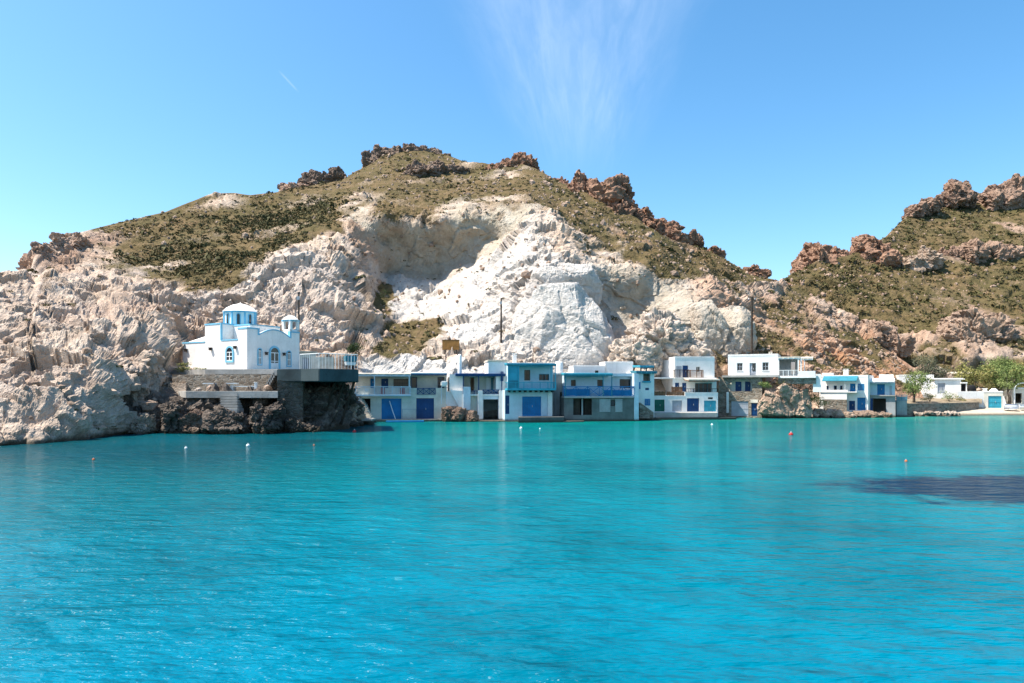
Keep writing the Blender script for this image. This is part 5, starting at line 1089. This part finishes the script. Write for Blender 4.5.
a = K.rc((1003, 396, 1008, 408), 0); MB().prism([(a[0]+.002, a[3]), (a[0]+.12, a[3]), (a[1], a[2]-.3), (a[0]+.002, a[2]-.3)], 0, 4.3).build('buttress', WHITE, K.o)
Lh = House('house', 'white house with a dark doorway at the right edge behind the beach', 'house', 1012, 109, 1062, 107.5, 0)
lh_ = (1015.6, 393.2, 1021.8, 403)
w_, q = Lh.shell((1012.5, 389, 1060, 405.5), 0, 5, CREAM, [lh_], floor=.3); Lh.roof(q, 0, 5, WHITE, .1, .1)
a = Lh.rc((1014.5, 383, 1040, 405), -1.5); m = MB(); pp = [(a[0], -1.5, 0)]+[(a[0]+1.2-1.2*math.cos(th), -1.5, a[3]-1.0+1.0*math.sin(th)) for th in (math.pi/2*i/8 for i in range(9))]+[(a[1], -1.5, a[3])]; m.tube(pp, .07, 8); m.build('arched_pipe', ROPE, Lh.o)
# ------------------------------------------------------------------ shore, quays
def strip(name, front, back, z0, z1, mat, n=160, amp=.25, kind='structure'):
    """uneven strip of ground between a front and a back line (px, distance)"""
    fx, fy = np.array(front, float).T; bx_, by_ = np.array(back, float).T; px = np.linspace(fx[0], fx[-1], n*3); rows = []
    for k, t in enumerate(np.linspace(0, 1, 14)):
        Yf = np.interp(px, fx, fy); Yb = np.interp(px, bx_, by_); Y = Yf+(Yb-Yf)*t
        z = z0+(z1-z0)*t**.7; rows.append(np.stack([(px-512)/FOC*Y, Y, np.full_like(Y, z)], 1))
    P = np.array(rows).reshape(-1, 3); P[:, 2] += fbm(P, 1.4, 4, 9)*amp+fbm(P, .5, 2, 19)*amp*.4
    i = np.arange(len(P)).reshape(14, -1); me = np_mesh(name, P, np.stack([i[:-1, :-1], i[:-1, 1:], i[1:, 1:], i[1:, :-1]], -1).reshape(-1, 4))
    o = link(name, me, mat); return tag(o, kind=kind), me
_, me = strip('shore', [(635, 86.5), (720, 89), (770, 91.3), (880, 92.2), (905, 93.5), (965, 97.5)], [(635, 95), (720, 97), (800, 104), (900, 106), (965, 107)], -.55, .75, ROCK)
for k, v in (('veg', 0), ('grey', .25), ('white', .25), ('orange', .15), ('dark', 0), ('red', .1)): attr(me, k, np.full(len(me.vertices), v))
SAND = paint('beach sand', (.50, .42, .32), .95, .1, .6, (.42, .34, .25), .4)
strip('beach', [(925, 95.5), (945, 97.6), (960, 98.6), (1000, 99.4), (1060, 99.6), (1200, 100)], [(925, 103), (945, 106), (960, 107), (1000, 110), (1060, 112), (1200, 114)], -.16, 1.15, SAND, amp=.07)
solid('quay', 'low concrete quay along the two blue doors of the cream boathouse', 'quay', plan((372, 80.8), (463, 82.0), (463, 84.5), (372, 83.5)), -1, .27, CONC)
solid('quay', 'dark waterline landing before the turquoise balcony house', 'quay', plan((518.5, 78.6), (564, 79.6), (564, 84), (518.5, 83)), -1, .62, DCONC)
solid('rock_footing', 'dark wet rock footing under the navy pergola boathouse', 'rock', plan((466, 81.2), (519, 81.2), (519, 87), (466, 87)), -1, .1, ROCK)
solid('slipway', 'short pale slipway at the corner of the wide grey boathouse', 'slipway', plan((563.5, 79.4), (584, 80.4), (584, 81.4), (563.5, 81.4)), -.5, .12, CONC)
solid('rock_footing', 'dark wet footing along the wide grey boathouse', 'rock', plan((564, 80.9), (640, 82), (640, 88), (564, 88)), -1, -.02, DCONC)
Q = solid('quay', 'raised white washed quay before the three storey house', 'quay', plan((648, 86.2), (717.5, 86.6), (717.5, 89.5), (648, 89)), -.6, .86, CONC)
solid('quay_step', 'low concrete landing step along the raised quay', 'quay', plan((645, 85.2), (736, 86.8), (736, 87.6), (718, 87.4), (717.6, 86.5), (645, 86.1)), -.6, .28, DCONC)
a = solid('ramp', 'white concrete ramp falling left from the raised quay', 'ramp', plan((636, 85.6), (654, 86.1), (654, 88), (636, 87)), -.4, .2, ROPE); me = a.data
for v in me.vertices:
    if v.co.z > .3: v.co.z += max(0, (v.co.x+1.1)*.42)
solid('dry_stone_wall', 'long dark dry stone wall under the round tamarisk', 'wall', plan((906.5, 97), (940, 99), (979, 104.8), (979, 105.5), (940, 99.9), (906.5, 97.9)), -.4, zq(403, 100), STONE)
strip('garden_bed', [(905, 97.6), (940, 99.6), (982, 105.2)], [(905, 112), (940, 110), (982, 107)], 1.6, 2.4, paint('garden earth', (.26, .2, .13), .95, .2, .8), amp=.15)

# ------------------------------------------------------------------ boats, buoys, poles, sign
def boat_hull(L, B, H, n=14, k=9):
    """open rowing boat: outer skin, inner skin and gunwale as one shell"""
    V, Fc = [], []
    def sect(t, off):
        hb = B/2*max(.06, (1-abs(2*t-1.06)**2.6))*(1-off*.9/B*2 if off else 1); dr = .16*H*(2*t-1)**2
        out = []
        for q in range(k):
            s_ = -1+2*q/(k-1); y = hb*math.copysign(abs(s_)**.75, s_); z = H*(abs(s_)**2.6)+dr
            out.append(((t-.5)*L*(1-off*.04), y, max(z, off*.9) if off else z))
        return out
    for off in (0., .05):
        for i in range(n): V += sect(i/(n-1), off)
    N = n*k; idx = lambda l, i, q: l*N+i*k+q
    for i in range(n-1):
        for q in range(k-1):
            Fc.append((idx(0, i, q), idx(0, i+1, q), idx(0, i+1, q+1), idx(0, i, q+1))); Fc.append((idx(1, i, q+1), idx(1, i+1, q+1), idx(1, i+1, q), idx(1, i, q)))
        for q in (0, k-1): Fc.append((idx(0, i, q), idx(1, i, q), idx(1, i+1, q), idx(0, i+1, q)))
    for q in range(k-1):
        for i in (0, n-1): Fc.append((idx(0, i, q), idx(0, i, q+1), idx(1, i, q+1), idx(1, i, q)))
    return V, Fc
def boat(label, px, py, Y, L, hull, rz, gun):
    p = at(px, py, Y); t = thing('rowing_boat', label, 'boat', (p.x, p.y, -.12), rz)
    V, Fc = boat_hull(L, 1.55, .62); MB().add(V, Fc).build('hull', hull, t, smooth=True)
    for x in (-.2, .22): MB().box(x*L-.12, x*L+.12, -.66, .66, .42, .47).build('thwart', gun, t)
    for s_ in (-1, 1): MB().tube([((i/10-.5)*L*.99, s_*(1.55/2*max(.06, 1-abs(2*i/10-1.06)**2.6)+.02), .62+.16*.62*(2*i/10-1)**2) for i in range(11)], .04, 6).build('gunwale', gun, t)
    MB().box(-L*.44, L*.44, -.03, .03, -.1, .06).build('keel', hull, t); return t
solid('quay', 'blue painted landing below the two blue doors of the cream boathouse', 'quay', plan((386, 79.6), (424, 80.2), (424, 81.6), (386, 81.2)), -1, .13, BLUE)
t = boat('small grey boat lying upturned on the sand under the tamarisks', 1011, 409, 104, 2.3, LGREY, .1, ROPE); t.rotation_euler = (math.pi, 0, .1); t.location.z = 1.45
boat('white boat pulled up on the sand at the right edge', 1026, 409, 104, 2.6, ROPE, .2, LGREY).location.z = .8
def buoy(px, py, c, label, r=.16):
    Y = FOC*CAMZ/(py-HZ); p = at(px, py, Y); t = thing('buoy', label, 'buoy', (p.x, p.y, .02), 0, 'mooring buoys on the bay')
    MB().lathe([(.001, -r), (r*.7, -r*.7), (r, 0), (r*.72, r*.7), (r*.2, r*.98), (.001, r)], 16).build('float', c, t, smooth=True)
    MB().lathe([(r*.16, r*.9), (r*.16, r*1.5), (.001, r*1.5)], 8).build('stem', ROPE, t)
RED = paint('red buoy plastic', (.45, .03, .025), .4, .1, 3); ORG = paint('orange buoy plastic', (.62, .13, .03), .4, .1, 3)
for px, py, c, lb, r in ((354.5, 432, RED, 'red buoy floating close to the small jetty', .26), (93.5, 460, ORG, 'orange buoy nearest to the camera on the left', .12), (186, 448.5, ROPE, 'grey white buoy off the rocks left of the church', .15), (248, 446, ROPE, 'bright white buoy in front of the church steps', .2), (314, 445.5, ORG, 'small orange buoy off the overhanging slab', .1), (521, 428.5, ROPE, 'white buoy off the turquoise balcony house', .22), (540, 429, ROPE, 'tiny white buoy right of the white one off the turquoise house', .12), (712, 425, ROPE, 'white buoy off the three storey house', .2), (791, 435, RED, 'large red buoy alone in the right half of the bay', .3), (906, 461.5, ORG, 'small orange buoy above the dark seagrass patch', .12)):
    buoy(px, py, c, lb, r*.66)
def pole(px, y0, y1, Y, label, r=.12, arm=False):
    a, b = at(px, y1, Y), at(px, y0, Y); t = thing('utility_pole', label, 'utility pole', a[:], 0, 'wooden utility poles'); h = b.z-a.z
    MB().tube([(0, 0, -1), (.03, 0, h)], [r*1.15, r*.8], 10).build('pole', DWOOD, t)
    if arm: MB().box(-.55, .55, -.06, .06, h-.5, h-.38).build('crossarm', DWOOD, t); [MB().lathe([(.04, h-.38), (.07, h-.3), (.05, h-.2), (.001, h-.18)], 8, (x, 0, 0)).build('insulator', ROPE, t) for x in (-.45, .45)]
    else: MB().box(-.16, .16, -.2, -.1, h-.9, h-.5).build('fuse_box', METAL, t)
pole(501, 298, 360, 96.5, 'thin wooden pole beside the huge white rock dome', .13)
pole(751.8, 297, 357, 99.6, 'dark wooden pole behind the house on the stone arch', .16, True)
pole(298.6, 292, 370, 77.5, 'thin pole rising behind the right end of the church', .11)
p = at(450.5, 352, 96); t = thing('signboard', 'brown blank signboard on two posts on the white slope', 'sign', p[:]); a = at(442.3, 340.3, 96)-p; b = at(459.3, 349.8, 96)-p
MB().box(a.x, b.x, -.04, .04, b.z, a.z).build('board', paint('rusty brown board', (.30, .15, .04), .7, .2, 2), t, .01); [MB().box(x-.05, x+.05, .041, .14, -1.5, a.z+.12).build('post', DWOOD, t) for x in (a.x+.4, b.x-.4)]
MB().box(a.x-.06, b.x+.06, -.06, .06, a.z+.002, a.z+.08).build('cap_rail', DWOOD, t)

# ------------------------------------------------------------------ trees and bushes
BARK = paint('grey bark', (.13, .10, .075), .9, .25, 3)
LEAFS = {'tam': leaf_material('tamarisk leaves', (.075, .105, .03), (.165, .21, .065), (.28, .30, .115)),
         'grey': leaf_material('grey green leaves', (.06, .068, .042), (.105, .112, .07), (.155, .155, .10)),
         'dark': leaf_material('dark bush leaves', (.018, .032, .012), (.045, .07, .025), (.09, .11, .04)),
         'lime': leaf_material('yellow green leaves', (.13, .13, .04), (.235, .22, .07), (.34, .28, .11))}
def foliage(name, lobes, n, size, leaf, parent, seed, loc=(0, 0, 0)):
    g = np.random.default_rng(seed); C = np.array([l[:3] for l in lobes], float); S = np.array([l[3:6] for l in lobes], float)
    wts = S.prod(1)**.7; k = g.choice(len(C), n, p=wts/wts.sum()); d = g.normal(size=(n, 3)); d /= np.linalg.norm(d, axis=1, keepdims=True)
    p = C[k]+d*S[k]*(g.uniform(.15, 1., (n, 1))**.5)
    hole = fbm(p, size*7, 2, seed) > -.22; p, d, k = p[hole], d[hole], k[hole]; n = len(p)
    nn = d+g.normal(size=(n, 3))*.8; nn /= np.linalg.norm(nn, axis=1, keepdims=True); u = np.cross(nn, g.normal(size=(n, 3))); u /= np.linalg.norm(u, axis=1, keepdims=True); v = np.cross(nn, u)
    s = size*g.uniform(.6, 1.4, (n, 1)); V = np.stack([p-u*s*.55, p+v*s*.35, p+u*s*.6, p-v*s*.35], 1).reshape(-1, 3)
    me = np_mesh(name, V, np.arange(n*4).reshape(n, 4), False); t = np.clip(.45+.55*fbm(p, size*9, 3, seed+5)+g.normal(size=n)*.16, 0, 1); attr(me, 'tint', np.repeat(t, 4))
    return link(name, me, LEAFS[leaf], parent)
def tree(name, label, cat, px, pyb, Y, w, h, leaf, seed, n=2600, size=.16, group=None, trunk=True, low=.28, deep=None):
    """base pixel and distance, crown width and height in metres"""
    g = random.Random(seed); p = at(px, pyb, Y); t = thing(name, label, cat, p[:], 0, group); dp = deep or w*.85
    lob = []
    for i in range(9 if trunk else 7):
        a = g.uniform(0, 6.28); r = g.uniform(.1, .62)**.8; z = h*(low+(1-low)*g.uniform(.18, .82))
        lob.append((math.cos(a)*r*w/2, math.sin(a)*r*dp/2, z, w*g.uniform(.2, .34), dp*g.uniform(.2, .34), h*(1-low)*g.uniform(.18, .32)))
    foliage('crown' if trunk else 'foliage', lob, n, size, leaf, t, seed)
    m = MB(); base = [(0, 0, -.6), (g.uniform(-.1, .1), 0, h*low*.5), (g.uniform(-.25, .25), .05, h*low)]
    if trunk: m.tube(base, [.17*h/4, .14*h/4, .11*h/4], 8)
    for l in lob[:6]:
        s0 = base[2] if trunk else (0, 0, -.1); mid = ((s0[0]+l[0])/2+g.uniform(-.2, .2), (s0[1]+l[1])/2, s0[2]*.5+l[2]*.5); m.tube([s0, mid, l[:3]], [.08*h/4, .05*h/4, .02], 6)
    m.build('trunk' if trunk else 'stem', BARK, t, smooth=True); return t
TM = 'tamarisk trees behind the beach'
tree('tamarisk_tree', 'round loose tamarisk growing on the dry stone wall before the low white house', 'tree', 914, 402, 101, 6.0, 5.2, 'tam', 1, 4200, .17, TM, low=.2)
tree('tamarisk_tree', 'yellowish tamarisk directly behind the white garden wall', 'tree', 975, 396, 112, 5.5, 5.6, 'lime', 2, 5000, .19, TM, low=.1)
tree('tamarisk_tree', 'wide green tamarisk above the turquoise boathouse door', 'tree', 996, 398, 113, 6.5, 6.2, 'tam', 3, 5600, .19, TM, low=.12)
tree('tamarisk_tree', 'tamarisk with dark leaning trunk right of the turquoise boathouse', 'tree', 1009, 404, 108.5, 5.0, 6.4, 'tam', 4, 4600, .18, TM, low=.3)
tree('tamarisk_tree', 'tamarisk at the right edge over the house with the dark doorway', 'tree', 1026, 400, 113.5, 6, 6.4, 'lime', 5, 5400, .19, TM, low=.12)
tree('tamarisk_tree', 'farthest and tallest tamarisk behind the others', 'tree', 1003, 387, 118, 6, 5.2, 'tam', 6, 4600, .19, TM, low=.1)
tree('spreading_bush', 'large grey green bush sprawling down the bank behind the low white house', 'bush', 934, 384, 118, 11, 5.0, 'grey', 7, 5200, .18, None, False, .0, 5)
tree('spreading_bush', 'second grey green bush lower down toward the tamarisks', 'bush', 953, 388, 116, 7.5, 4.0, 'grey', 8, 3600, .18, None, False, .0, 4)
tree('round_bush', 'dark round bush alone on the far hill', 'bush', 999, 323, 147, 3.4, 2.6, 'dark', 9, 1500, .2, None, False, .0)
tree('round_bush', 'dark green bush behind the slab railing', 'bush', 355, 359, 90, 2.6, 2.4, 'dark', 10, 1500, .13, None, False, .0)
BU = 'bushes around the boulder and the gardens'
for k, (lb, px, py, Y, w, h, lf) in enumerate([
    ('yellow green bush on top of the tan boulder under the white porch', 778, 389, 91.4, 3.4, 1.5, 'lime'), ('green bush under the right end of the porch parapet', 797, 392, 91, 3.6, 1.9, 'tam'), ('dark bush between the boulder and the end wall of the porch', 812, 400, 92, 2.4, 2.2, 'dark'),
    ('low yellow bush right of the tan boulder', 808, 408, 90.8, 3.2, 1.6, 'lime'), ('bush at the left end of the brown garden wall', 819, 407, 91.8, 2.8, 1.7, 'lime'), ('small bush left of the boulder by the stone arch', 765, 390, 90.6, 1.8, 1.2, 'tam'),
    ('yellowish bush on the bank left of the church', 183, 372, 69, 2.2, 1.1, 'lime'), ('low green bush on the bank nearest the church wall', 196, 373.5, 68.6, 2.2, .7, 'tam'), ('small green bush alone on the bare slope left of the church', 121, 340, 72, 1.6, .8, 'lime'),
    ('dry shrub left of the long garden plants on the dry stone wall', 930, 401, 101.5, 2.4, 1.3, 'lime'), ('greenest shrub on the dry stone wall', 949, 401, 104, 3.0, 1.6, 'tam'), ('pale shrub at the right end of the dry stone wall', 961, 402.5, 105.5, 1.6, 1.1, 'lime'),
    ('dark bush at the foot of the bowl cliff', 381, 304, 118, 3.6, 2.6, 'dark'), ('second dark bush lower left in the bowl', 388, 312, 114, 2.6, 1.8, 'dark'), ('bright shrub at the right foot of the white dome', 618, 352, 98, 2.6, 1.6, 'lime'), ('green shrub on the low knoll', 668, 352, 95.5, 2.6, 1.4, 'tam'), ('small shrub by the wooden pole', 492, 358, 95.5, 1.5, 1.2, 'tam')]):
    tree('bush', lb, 'bush', px, py, Y, w, h, lf, 20+k, 900, .11, BU, False, .0)
# a pale path across the foot of the far hill
strip('hill_path', [(930, 121.5), (970, 122), (1010, 118), (1044, 117)], [(930, 123), (970, 123.5), (1010, 119.8), (1044, 119)], 6.6, 6.9, SAND, n=40, amp=.12)
